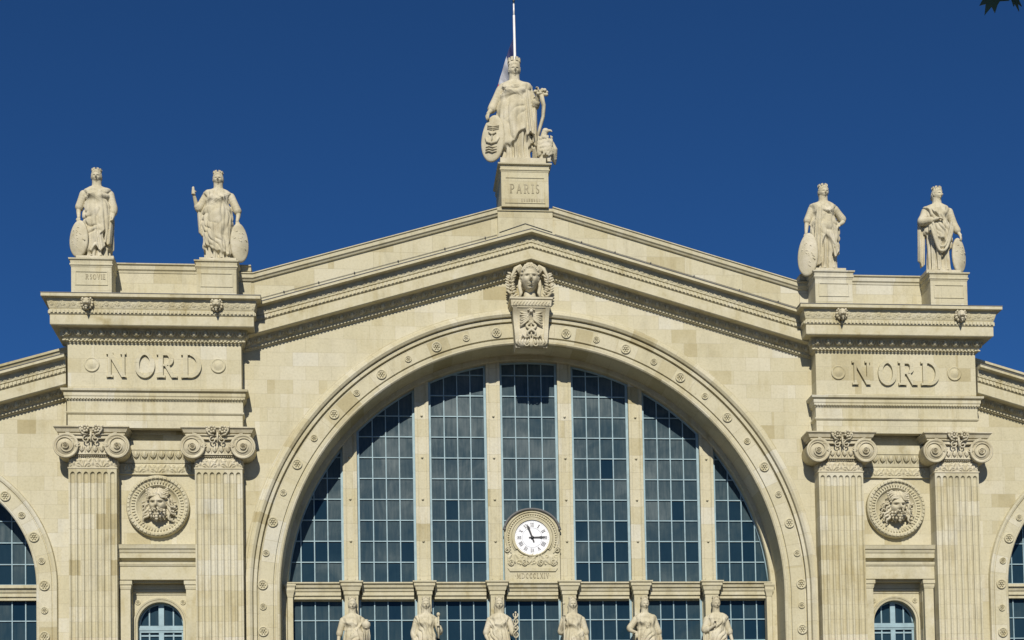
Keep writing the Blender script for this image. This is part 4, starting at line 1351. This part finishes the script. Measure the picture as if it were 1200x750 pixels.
for i, x in enumerate((-22.82, -16.46, 16.27, 22.63)):
    mb = pedestal(x, -1.2, .9, 1.02, 31.70, 33.82, panel=(.78, (32.45, 33.10)))
    o = mb.build('pedestal', M_big, ST)
    if i == 0:
        t = MB(); text(t, 'RSOVIE', x-.30, -1.202, 32.72, .26, width=1.02, dep=.012); t.build('inscription', M_dark, o, label='worn letters of a carved city name, right half only')
mb = pedestal(-.20, -.25, 3.0, 1.27, 37.40, 39.74, capo=.17, base=False, panel=(1.03, (37.62, 38.95)))
mb.box(-1.67, 1.29, -.02, 3.2, 34.8, 37.32); 
mb.molding([(-1.63, 3.1), (-1.63, -.02), (1.25, -.02), (1.25, 3.1)], [(-.3, 37.24), (.06, 37.24), (.07, 37.36), (.03, 37.40), (-.3, 37.43)])
po = mb.build('pedestal', M_big, ST, label='tall central pedestal carved with the word PARIS')
t = MB(); text(t, 'PARIS', -1.02, -.252, 38.12, .50, width=1.60, dep=.012, gap=.26); t.build('inscription', M_dark, po, label='weathered letters reading PARIS')
t = MB()
for k in range(10): t.box(-.42+.135*k, -.42+.135*k+.09, -.262, -.24, 37.66+.02*(k % 2), 37.84-.015*(k % 3))
t.build('worn_line', M_dark, po, label='illegible worn line of small carving')

# --- roof and body of the building behind
mb = MB()
mb.prism([(-15.4, 28), (15.4, 28), (15.4, 31.2), (0, 35.6), (-15.4, 31.2)], 2.7, 62)
for s in (-1, 1): mb.prism([(s*15.4, 20), (s*46, 18), (s*46, 19.8), (s*24, 26.0), (s*15.4, 27.0)], 1.99, 62)
mb.build('roof', M_zinc, ST)
mb = MB()
for s in (-1, 1): mb.box(*sorted((s*45.2, s*46)), 1.2, 62, 0, 19.2)
mb.box(-46, 46, 61.2, 62, 0, 19.0)
mb.build('side_wall', M_wall, ST)

# ================================================================== CLOCK
CK = empty('station_clock', 'round white station clock in a carved stone frame below the central light', 'clock', (.02, 1.55, 17.52))
CZ = 19.92-17.52
mb = MB()
pts = [(-1.50, .0), (1.50, .0), (1.50, CZ+.55)] + [(1.50*math.cos(a), CZ+.35+(1.22)*math.sin(a)) for a in np.linspace(.28, PI-.28, 30)] + [(-1.50, CZ+.55)]
mb.prism(pts, 0, .55)
# arched hood mould
hood = [(1.52*math.cos(a), -.06, CZ+.30+1.26*math.sin(a)) for a in np.linspace(.18, PI-.18, 36)]
sur = mb
for r, y, w in ((1.06, -.05, .05), (1.16, -.03, .03), (1.42, -.03, .04)):
    sur.tube([(r*math.cos(a), y, CZ+r*math.sin(a)) for a in np.linspace(-.2*PI, 1.2*PI, 48)], w, 6, cap=False)
for k in range(40):
    a = -.12*PI+1.24*PI*k/39
    sur.ball((1.29*math.cos(a), -.02, CZ+1.29*math.sin(a)), (.055, .06, .055), 7, 5)
sur.relief((-1.36, -.005, .92), (1, 0, 0), (0, 0, 1), (0, -1, 0), 2.72, .62, .025, f_foliage(.68, .09))
for q in (-1, 1):
    for xx in (.42, 1.15):
        sp = [(q*xx+(.17*(1-k/24)+.03)*math.cos(k*.5), -.06, 1.02+(.17*(1-k/24)+.03)*math.sin(k*.5)) for k in range(24)]
        sur.tube(sp, .03, 6)
    sp = [(q*1.36+(.14*(1-k/20)+.03)*math.cos(k*.5), -.07, 1.72+(.14*(1-k/20)+.03)*math.sin(k*.5)) for k in range(20)]
    sur.tube(sp, .035, 6)
sur.prism([(-1.36, .74), (-1.24, .56), (1.24, .56), (1.36, .74)], -.07, .02)
sur.box(-1.46, 1.46, -.03, .05, .04, .10); sur.box(-1.52, 1.52, -.05, .05, -.02, .035)
sur.build('carved_surround', M_carve, CK)
t = MB(); t.tube(hood, .065, 8); t.tube([hood[0], (hood[0][0]+.02, -.06, hood[0][2]-.12)], .08, 8); t.tube([hood[-1], (hood[-1][0]-.02, -.06, hood[-1][2]-.12)], .08, 8)
t.build('hood', M_lead, CK)
t = MB(); text(t, '.MDCCCLXIV.', -.96, 0, .19, .28, width=1.92, dep=.03, gap=.2); t.build('date_inscription', M_dark, CK, label='carved date reading MDCCCLXIV')
t = MB(); t.lathe_y((0, 0, CZ), [(1.02, 0), (1.04, -.07), (1.00, -.10), (.95, -.09), (.945, -.03)], 64, cap=False); t.build('rim', M_carve, CK)
t = MB(); t.lathe_y((0, 0, CZ), [(.95, .01), (.95, -.04), (.01, -.045)], 64, smooth=False); t.build('dial', M_dial, CK)
t = MB()
num = ['XII', 'I', 'II', 'III', 'IIII', 'V', 'VI', 'VII', 'VIII', 'IX', 'X', 'XI']
for i, s_ in enumerate(num):
    a = 2*PI*i/12; w_ = {1: .07, 2: .13, 3: .18, 4: .23}.get(len(s_), .2)
    if s_ in ('V', 'X'): w_ = .13
    if s_ in ('VI', 'IX', 'XI'): w_ = .18
    text(t, s_, -w_/2, -.045, CZ+.60, .20, width=w_, dep=.006, rot=(0, CZ, a), gap=.12)
t.build('roman_numerals', M_black, CK)
t = MB()
t.lathe_y((0, 0, CZ), [(.545, -.044), (.545, -.049), (.525, -.05), (.525, -.044)], 48, cap=False)
for k in range(60):
    a = 2*PI*k/60; r0, r1 = .86, .90
    t.tube([(r0*math.sin(a), -.048, CZ+r0*math.cos(a)), (r1*math.sin(a), -.048, CZ+r1*math.cos(a))], .008, 4)
t.build('minute_track', M_grey, CK)
def clock_hand(L, tail, w, ang, y, name):
    m_ = MB(); q = [(-w*.45, -tail), (w*.45, -tail), (w*.5, 0), (w*.6, L*.55), (w, L*.70), (w*.25, L*.86), (0, L), (-w*.25, L*.86), (-w, L*.70), (-w*.6, L*.55), (-w*.5, 0)]
    ca, sa = math.cos(ang), math.sin(ang)
    q = [(x*ca+z*sa, CZ-x*sa+z*ca) for x, z in q]
    m_.prism(q, y, y+.015); m_.lathe_y((0, y, CZ), [(.09, .016), (.09, -.008), (.01, -.01)], 16); return m_.build(name, M_black, CK)
clock_hand(.80, .26, .075, -2*PI*3.4/60, -.10, 'minute_hand')
clock_hand(.72, .18, .080, 2*PI*2.955/12, -.075, 'hour_hand')

# ================================================================== STATUES
def b_west_outer(e, H):
    m = body(H, 3, .014, 1, (.06, .69, .20, 1), yaw=.05, part=(.20, .45), soft=.9)
    arm(m, (-.135*H, 0, .70*H), (-.185*H, .01*H, .555*H), (-.178*H, -.05*H, .435*H), H, .95, (0, -.3, -1), .5, 1, (0, 0, -1), 1)
    arm(m, (.135*H, 0, .70*H), (.172*H, -.01*H, .54*H), (.172*H, -.075*H, .43*H), H, 1.35, (0.02, -.3, -1), .9, -1, (-1, 0, 0), 2)
    hang(m, (.135*H, -.05*H, .50*H), (.118*H, -.08*H, .15*H), .045*H, .040*H, .022*H, 3, 1, .1)
    hang(m, (.0, -.105*H, .42*H), (.05*H, -.115*H, .10*H), .03*H, .05*H, .015*H, 3, 4, .2)
    finish_figure(m, e, .021)
    shield(.56, .98, (-.86, -.42, .98), -.45, .03, 'blob').build('shield', M_fig, e)
def b_west_inner(e, H):
    m = body(H, 8, -.012, -1, (.07, .69, .24, -1), yaw=.0, part=(.09, .75), soft=.8)
    arm(m, (-.125*H, 0, .705*H), (-.205*H, .0, .565*H), (-.245*H, -.06*H, .68*H), H, 1.2, (-.05, -.2, 1), 1.0, 1, (1, 0, 0), 1)
    hang(m, (-.19*H, .0, .58*H), (-.165*H, .0, .30*H), .035*H, .045*H, .02*H, 3, 3, .12)
    m.tube([(-.25*H, -.075*H, .69*H), (-.252*H, -.078*H, .77*H)], [.022*H, .012*H], 8)
    arm(m, (.13*H, 0, .70*H), (.200*H, .0, .54*H), (.195*H, -.04*H, .43*H), H, 1.0, (0, -.2, -1), .5, -1, (0, 0, -1), 4)
    finish_figure(m, e, .021)
    shield(.50, 1.04, (1.08, -.22, 1.0), .45, -.03, 'blob').build('shield', M_fig, e)
def b_east_inner(e, H):
    m = body(H, 14, .010, 1, (.20, .66, .26, -1), yaw=.12, part=(.16, .1), soft=.8)
    arm(m, (-.125*H, 0, .70*H), (-.18*H, .0, .56*H), (-.205*H, -.03*H, .42*H), H, .75, (-.05, -.2, -1), .5, 1, (0, 0, -1), 1)
    arm(m, (.125*H, 0, .70*H), (.225*H, .03*H, .595*H), (.150*H, -.06*H, .50*H), H, .9, (-.6, -.5, -.5), .5, -1, (0, 0, -1), 2)
    hang(m, (-.07*H, -.11*H, .68*H), (-.115*H, -.10*H, .06*H), .030*H, .055*H, .018*H, 4, 3, .1)
    hang(m, (.145*H, .05*H, .60*H), (.150*H, .04*H, .40*H), .03*H, .03*H, .02*H, 3, 5, .1)
    hang(m, (.03*H, -.10*H, .60*H), (.10*H, -.11*H, .16*H), .035*H, .03*H, .016*H, 3, 9, .15)
    finish_figure(m, e, .021)
    shield(.55, 1.18, (-1.10, -.62, .74), -.5, .06, 'blob').build('shield', M_fig, e)
def b_east_outer(e, H):
    m = body(H, 21, .0, -1, (.36, .60, -.35, 1), yaw=.45)
    arm(m, (-.13*H, 0, .70*H), (-.185*H, -.02*H, .565*H), (-.045*H, -.135*H, .565*H), H, 1.55, (1, -.1, .05), .6, 1, (0, 0, -1), 1)
    arm(m, (.135*H, 0, .70*H), (.185*H, .0, .545*H), (.235*H, -.05*H, .42*H), H, 1.5, (.15, -.2, -1), .5, -1, (0, 0, -1), 2)
    hang(m, (-.165*H, .03*H, .60*H), (-.175*H, .03*H, .13*H), .045*H, .040*H, .022*H, 3, 3, .2)
    pts = [(-.12*H+.24*H*k/14, -.135*H-.01*H*math.sin(k), .48*H-.27*H*math.sin(PI*k/14)**.8) for k in range(15)]
    m.tube(pts, .016*H, 8)
    m.tube([(p[0]*.85, p[1]-.004*H, p[2]+.045*H) for p in pts], .013*H, 8)
    finish_figure(m, e, .021)
    shield(.52, .98, (1.08, -.20, 1.0), .5, -.02, 'blob').build('shield', M_fig, e)

HS = 5.02
for nm, lb, x, fn in (('statue', 'robed stone statue on the leftmost pedestal, one hand on an oval shield', -22.66, b_west_outer),
                      ('statue', 'robed stone statue with one hand raised in the air, right of the leftmost statue', -16.40, b_west_inner),
                      ('statue', 'robed stone statue with hand on hip and shield overhanging its pedestal edge', 16.06, b_east_inner),
                      ('statue', 'robed stone statue turning its head, forearm across its waist, on the rightmost pedestal', 22.42, b_east_outer)):
    statue(nm, lb, (x, -.35, 34.02), HS, fn, .03, STAT, plinth=(.95, .72, .2))

def b_paris(e, H):
    m = body(H, 31, -.004, 1, (.135, .705, .16, 1), yaw=.05, part=(.15, .35), soft=.55, feet=False, wide=1.06)
    arm(m, (-.125*H, 0, .70*H), (-.200*H, -.0*H, .535*H), (-.250*H, -.07*H, .445*H), H, 1.25, (-.25, -.35, -1), .5, 1, (0, 0, -1), 1)
    arm(m, (.125*H, 0, .70*H), (.185*H, -.02*H, .545*H), (.205*H, -.11*H, .625*H), H, 1.3, (.1, -.2, 1), .9, -1, (-1, 0, 0), 2)
    hang(m, (.145*H, -.03*H, .55*H), (.165*H, -.05*H, .16*H), .055*H, .035*H, .025*H, 4, 2, .15)
    hang(m, (.10*H, -.09*H, .66*H), (.13*H, -.11*H, .24*H), .03*H, .04*H, .018*H, 3, 6, .12)
    finish_figure(m, e, .022)
    shield(.64, 1.28, (-1.24, -.34, 1.30), -.32, .10, 'ship').build('shield', M_fig, e)
    # sheaf held against the shoulder
    s = MB(); rnd = random.Random(2)
    s.tube([(1.38, -.58, 3.62), (1.52, -.50, 3.1), (1.48, -.45, 2.5), (1.30, -.40, 1.9), (1.12, -.35, 1.2)], [.13, .11, .10, .09, .07], 10, flat=1.8)
    for k in range(30):
        a = rnd.random()*6.28; r = rnd.random()*.30
        s.ball((1.36+r*math.cos(a)*1.1, -.62+r*math.sin(a)*.7, 3.72+rnd.uniform(-.12, .2)), (.10, .10, .09), 8, 6)
    s.build('sheaf', M_fig, e)
    # eagle standing by the hem
    g = MB()
    g.ball((1.62, -.25, .85), (.34, .36, .62), 16, 12)
    g.tube([(1.60, -.28, 1.2), (1.58, -.32, 1.45), (1.62, -.36, 1.62)], [.24, .17, .15], 12)
    g.ball((1.66, -.38, 1.68), (.17, .16, .15), 12, 10)
    g.tube([(1.78, -.40, 1.70), (1.93, -.43, 1.68), (2.00, -.44, 1.60)], [.075, .055, .015], 8)
    for q, x0 in ((-1, 1.36), (1, 1.90)):
        for k in range(6):
            g.tube([(x0, -.2+.03*k, 1.18-.09*k), (x0+q*.12, -.18+.05*k, .82-.08*k), (x0+q*.02+.03*k*q, -.05+.06*k, .30-.02*k)], [.10, .13, .04], 7)
        g.tube([(1.62+q*.14, -.35, .42), (1.62+q*.15, -.38, .12)], [.13, .08], 8)
        for t_ in (-1, 0, 1): g.tube([(1.62+q*.15, -.38, .07), (1.62+q*.15+.08*t_, -.55, .04)], [.05, .03], 6)
    g.tube([(1.62, .05, .5), (1.62, .22, .12)], [.22, .16], 8, flat=.4)
    for k in range(90):
        a_ = rnd.uniform(-2.6, -.5); zz = rnd.uniform(.35, 1.35); rr_ = .36*math.sin(min(1, (zz+.25)/1.1)*PI*.62)
        g.ball((1.62+rr_*math.cos(a_), -.25+rr_*math.sin(a_), zz), (.055, .045, .085), 6, 5)
    g.v = [(1.56+(p[0]-1.62)*(1.35 if p[2] < 1.4 else 1.1), p[1], p[2]*1.05) for p in g.v]
    eo = g.build('eagle', M_fig, e)
    r_ = eo.modifiers.new('r', 'REMESH'); r_.mode = 'VOXEL'; r_.voxel_size = .03; r_.use_smooth_shade = True
statue('statue', 'largest crowned stone statue, with eagle and ship shield, on the pedestal marked PARIS', (-.60, .45, 39.95), 5.92, b_paris, .03, None, plinth=None, ch=.068, cr=.054)
q = MB(); q.box(-.9, 1.55, -.74, .9, -.22, 0.10)
for o in [o for o in bpy.data.objects if o.get('label', '').startswith('largest crowned')]: q.build('plinth', M_fig, o)

CG = 'stone women standing in front of the window piers'
def cary(kind):
    def fn(e, H):
        sd = 40+kind*7
        dr = [(.25, .55, .3, 1), (.30, .62, -.5, 1), (.2, .52, .4, -1), (.24, .50, .2, 1), (.30, .60, .45, 1), (.28, .66, -.55, -1)][kind]
        m = body(H, sd, [.01, -.01, .01, 0, .012, -.01][kind], 1 if kind % 2 else -1, dr, long=kind in (1, 2, 3), yaw=[.08, 0, 0, 0, .12, .1][kind], wide=1.0)
        Ls, Rs = (-.128*H, 0, .70*H), (.128*H, 0, .70*H)
        dn_l = ((-.175*H, 0, .55*H), (-.19*H, -.04*H, .42*H)); dn_r = ((.175*H, 0, .55*H), (.19*H, -.04*H, .42*H))
        left = {0: dn_l, 1: ((-.17*H, 0, .55*H), (-.15*H, -.08*H, .44*H)), 2: ((-.18*H, -.01*H, .55*H), (-.16*H, -.1*H, .46*H)),
                3: ((-.17*H, -.02*H, .56*H), (-.135*H, -.12*H, .69*H)), 4: ((-.21*H, .0, .60*H), (-.13*H, -.10*H, .54*H)), 5: ((-.17*H, -.03*H, .57*H), (-.05*H, -.13*H, .62*H))}[kind]
        right = {0: ((.175*H, -.02*H, .56*H), (.175*H, -.13*H, .58*H)), 1: ((.18*H, -.03*H, .57*H), (.15*H, -.14*H, .60*H)), 2: ((.18*H, -.03*H, .55*H), (.20*H, -.12*H, .57*H)),
                 3: dn_r, 4: ((.19*H, .0, .55*H), (.22*H, -.03*H, .42*H)), 5: ((.185*H, .0, .55*H), (.22*H, -.03*H, .42*H))}[kind]
        arm(m, Ls, left[0], left[1], H, 1.3 if kind in (1, 5) else .9, (0, -.4, -.8 if kind not in (3, 5) else .8), .6, 1, (0, -.2, -1), 1)
        arm(m, Rs, right[0], right[1], H, 1.3 if kind == 1 else .9, (0, -.6, -.6 if kind > 2 else .5), .7, -1, (0, -.2, -1), 2)
        if kind in (1, 5): hang(m, (-.13*H, -.03*H, .66*H), (-.17*H, -.03*H, .1*H), .05*H, .06*H, .025*H, 3, kind, .1)
        if kind in (0, 4): hang(m, (.15*H, .0, .60*H), (.17*H, -.02*H, .1*H), .04*H, .05*H, .02*H, 3, kind, .1)
        finish_figure(m, e, .021)
        x = MB()
        if kind == 0:
            x.lathe_y((0, 0, 0), [(.01, -.01), (.02, 0)], 8)
            x = MB(); c = (.86, -.66, 2.78)
            x.rings([[(c[0]+r*math.cos(a), c[1]+r*math.sin(a), c[2]+z) for a in np.linspace(0, 2*PI, 20, endpoint=False)] for r, z in ((.10, 0), (.2, .06), (.28, .22), (.24, .38), (.12, .46), (.15, .54))], True)
            for k in range(5): x.tube([(c[0]-.2+.1*k, c[1]-.1, c[2]-.9), (c[0]-.22+.11*k, c[1]-.18, c[2]-.35), (c[0]-.15+.08*k, c[1]-.05, c[2]+.03)], .035, 6)
            x.build('vase', M_fig, e)
        if kind == 1:
            x.tube([(.74, -.75, 2.3), (.74, -.75, 3.5)], .06, 8); x.ball((.74, -.75, 3.56), .12, 10, 8); x.build('sceptre', M_fig, e)
        if kind == 2:
            x.tube([(.98, -.68, 1.9), (.98, -.68, 3.6)], .03, 6)
            for q in (-1, 1): x.tube([(.98+q*.15*math.sin(k*.55), -.70-.05*math.cos(k*.55)*q, 2.3+k*.062) for k in range(22)], .042, 7)
            x.ball((.98, -.68, 3.66), .07, 8, 6); x.build('serpent_staff', M_fig, e)
        if kind == 3:
            x.tube([(-.66, -.70, 0), (-.66, -.70, 4.1)], .045, 8); x.ball((-.66, -.70, 4.15), .09, 8, 6); x.build('staff', M_fig, e)
    return fn
LB = ['stone woman holding a vase, leftmost of the six figures in front of the great window', 'stone woman wrapped in a cloak and holding a short sceptre by a window pier',
      'stone woman with a staff of coiled serpents, below the clock', 'stone woman gripping an upright staff in front of her shoulder, beneath the clock',
      'stone woman with one hand on her hip, in front of a window pier', 'stone woman muffled in a diagonal cloak, rightmost of the six before the great window']
for i in range(6):
    e_ = statue('statue', LB[i], (-9.75+3.9*i+(.10 if i > 2 else 0.04), .78, 11.94), 4.78, cary(i), .03, CG); e_.scale = (.84, .95, 1)

# ================================================================== FLAGPOLE
FP = empty('flagpole', 'white flagpole with a limp tricolour flag behind the PARIS statue', 'flagpole', (-.35, 2.2, 36.0))
q = MB(); q.tube([(0, 0, 0), (0, 0, 7), (-.03, 0, 13.25)], [.11, .09, .06], 12); q.tube([(-.03, 0, 13.2), (-.03, 0, 13.95)], [.05, .04], 8); q.build('pole', M_pole, FP)
q = MB(); q.tube([(-.03, 0, 13.92), (-.03, 0, 14.06)], [.05, .03], 8); q.ball((-.03, 0, 14.08), .075, 10, 8); q.build('finial', M_iron, FP)
q = MB(); nu_, nv_ = 36, 24; V = []
for j in range(nv_+1):
    for i in range(nu_+1):
        u, v = i/nu_, j/nv_
        # hoist runs down the pole, the cloth hangs limp: the fly falls almost straight down
        hx, hz = -.10, 11.95-1.9*v
        fx = -1.02*u**.9*(1-.42*v)-.02*math.sin(u*9)*v; fz = -3.15*u**1.02*(1-.25*v)
        yy = .26*math.sin(u*13+v*3)*(.3+v)+.05*math.sin(u*23+v*5)
        V.append((hx+fx+.05*math.sin(u*13+v*4)*v, yy, hz+fz))
Fc = [(j*(nu_+1)+i, j*(nu_+1)+i+1, (j+1)*(nu_+1)+i+1, (j+1)*(nu_+1)+i) for j in range(nv_) for i in range(nu_)]
q.add(V, Fc, True); q.m = [0 if (f % nu_) < nu_/3 else (1 if (f % nu_) < nu_*2/3+6 else 2) for f in range(len(Fc))]
fl = q.build('flag', [M_blue, M_shaded_white, M_red], FP, recalc=False)
so_ = fl.modifiers.new('s', 'SOLIDIFY'); so_.thickness = .012

# ================================================================== TREE near the camera, one bough reaching in
TR = empty('plane_tree', 'leafy tree whose lowest leaves hang into the top right corner of the view', 'tree', (1.6, -69.0, 0))
q = MB()
q.tube([(0, 0, 0), (.05, .05, 3), (-.05, .1, 6.5), (.1, 0, 10), (.2, 0, 13.5)], [.34, .28, .23, .16, .05], 12)
rt = random.Random(9); tips = []
for k in range(15):
    z = 7.6+k*.4; a = k*2.4; L = 3.3-.1*k
    p0 = Vector((0, .05, z)); p2 = p0+Vector((math.cos(a)*L, math.sin(a)*L*.9, 1.3+rt.random())); p1 = p0.lerp(p2, .5)+Vector((0, 0, .5))
    q.tube([p0, p1, p2], [.10, .07, .02], 7); tips += [p1, p2, p0.lerp(p2, .75)]
bough = [Vector((0, 0, 8.9)), Vector((-2.2, -.5, 10.6)), Vector((-4.1, -.85, 10.3)), Vector((-5.0, -.87, 9.45)), Vector((-5.15, -.87, 9.02))]
q.tube(bough, [.11, .08, .05, .02, .012], 7)
q.tube([bough[3], Vector((-5.1, -.87, 9.1)), Vector((-5.05, -.87, 8.98))], [.015, .01, .008], 6)
q.build('trunk', M_bark, TR)
def leaf(mb, c, s, R):
    """five-lobed leaf with a little thickness"""
    out = []
    for k, (a, r) in enumerate(((-90, .18), (-52, .55), (-30, .42), (-5, .95), (18, .50), (45, .62), (62, 1.02), (74, .66), (90, 1.25))):
        out.append((math.cos(math.radians(a))*r, math.sin(math.radians(a))*r))
    P = out+[(-x, z) for x, z in reversed(out[1:-1])]
    n = len(P); v = [tuple(R @ Vector((x*s*.6, -.004-.05*s*abs(x), z*s*.6))+Vector(c)) for x, z in P]+[tuple(R @ Vector((x*s*.6, .002-.05*s*abs(x), z*s*.6))+Vector(c)) for x, z in P]
    f = [tuple(range(n)), tuple(range(2*n-1, n-1, -1))]+[(i, (i+1) % n, n+(i+1) % n, n+i) for i in range(n)]
    mb.add(v, f, False)
lf = MB()
def rrot(): return Matrix.Rotation(rt.uniform(0, 6.28), 3, 'Z') @ Matrix.Rotation(rt.uniform(-1, 1), 3, 'X') @ Matrix.Rotation(rt.uniform(0, 6.28), 3, 'Y')
for t_ in tips:
    for k in range(46):
        p = t_+Vector((rt.gauss(0, .5), rt.gauss(0, .5), rt.gauss(0, .42)))
        if p.x < -3.6: continue
        leaf(lf, p, rt.uniform(.11, .19), rrot())
for k in range(90):
    t = rt.random()*2.6; i = int(t); p = bough[i].lerp(bough[i+1], t-i)+Vector((rt.gauss(0, .22), rt.gauss(0, .22), abs(rt.gauss(0, .2))))
    leaf(lf, p, rt.uniform(.11, .18), rrot())
for k in range(420):  # unseen extra leaves, added sunward to keep the two hanging leaves in shade
    t = rt.uniform(.55, 3.0)
    leaf(lf, (-5.15-.115*t+rt.gauss(0, .22), -.86-t, 8.95+.7*t+rt.gauss(0, .16)), rt.uniform(.13, .19), rrot())
down = Matrix.Rotation(PI, 3, 'Y')
leaf(lf, (-5.215, -.85, 8.855), .25, Matrix.Rotation(.42, 3, 'Y') @ down)
leaf(lf, (-5.05, -.86, 8.855), .19, Matrix.Rotation(-.35, 3, 'Y') @ Matrix.Rotation(.5, 3, 'Z') @ down)
lf.build('crown', M_leaf, TR, recalc=False)

# ================================================================== GROUND
def sheet(name, x0, x1, y0, y1, z, m, th=None):
    q = MB()
    if th: q.box(x0, x1, y0, y1, z-th, z)
    else: q.add([(x0, y0, z), (x1, y0, z), (x1, y1, z), (x0, y1, z)], [(0, 1, 2, 3)])
    o = q.build(name, m); o['kind'] = 'structure'; return o
sheet('ground', -3000, 3000, -3000, 3000, -.02, M_asph)
sheet('pavement', -60, 60, -12, 0.4, .12, M_pave, .14)
sheet('square', -60, 60, -95, -24, .12, M_pave, .14)
q = MB()
for k in range(30): q.box(-58+4*k, -56+4*k, -18.1, -17.9, -.016, -.012)
o = q.build('road_marking', M_paint); o['kind'] = 'structure'
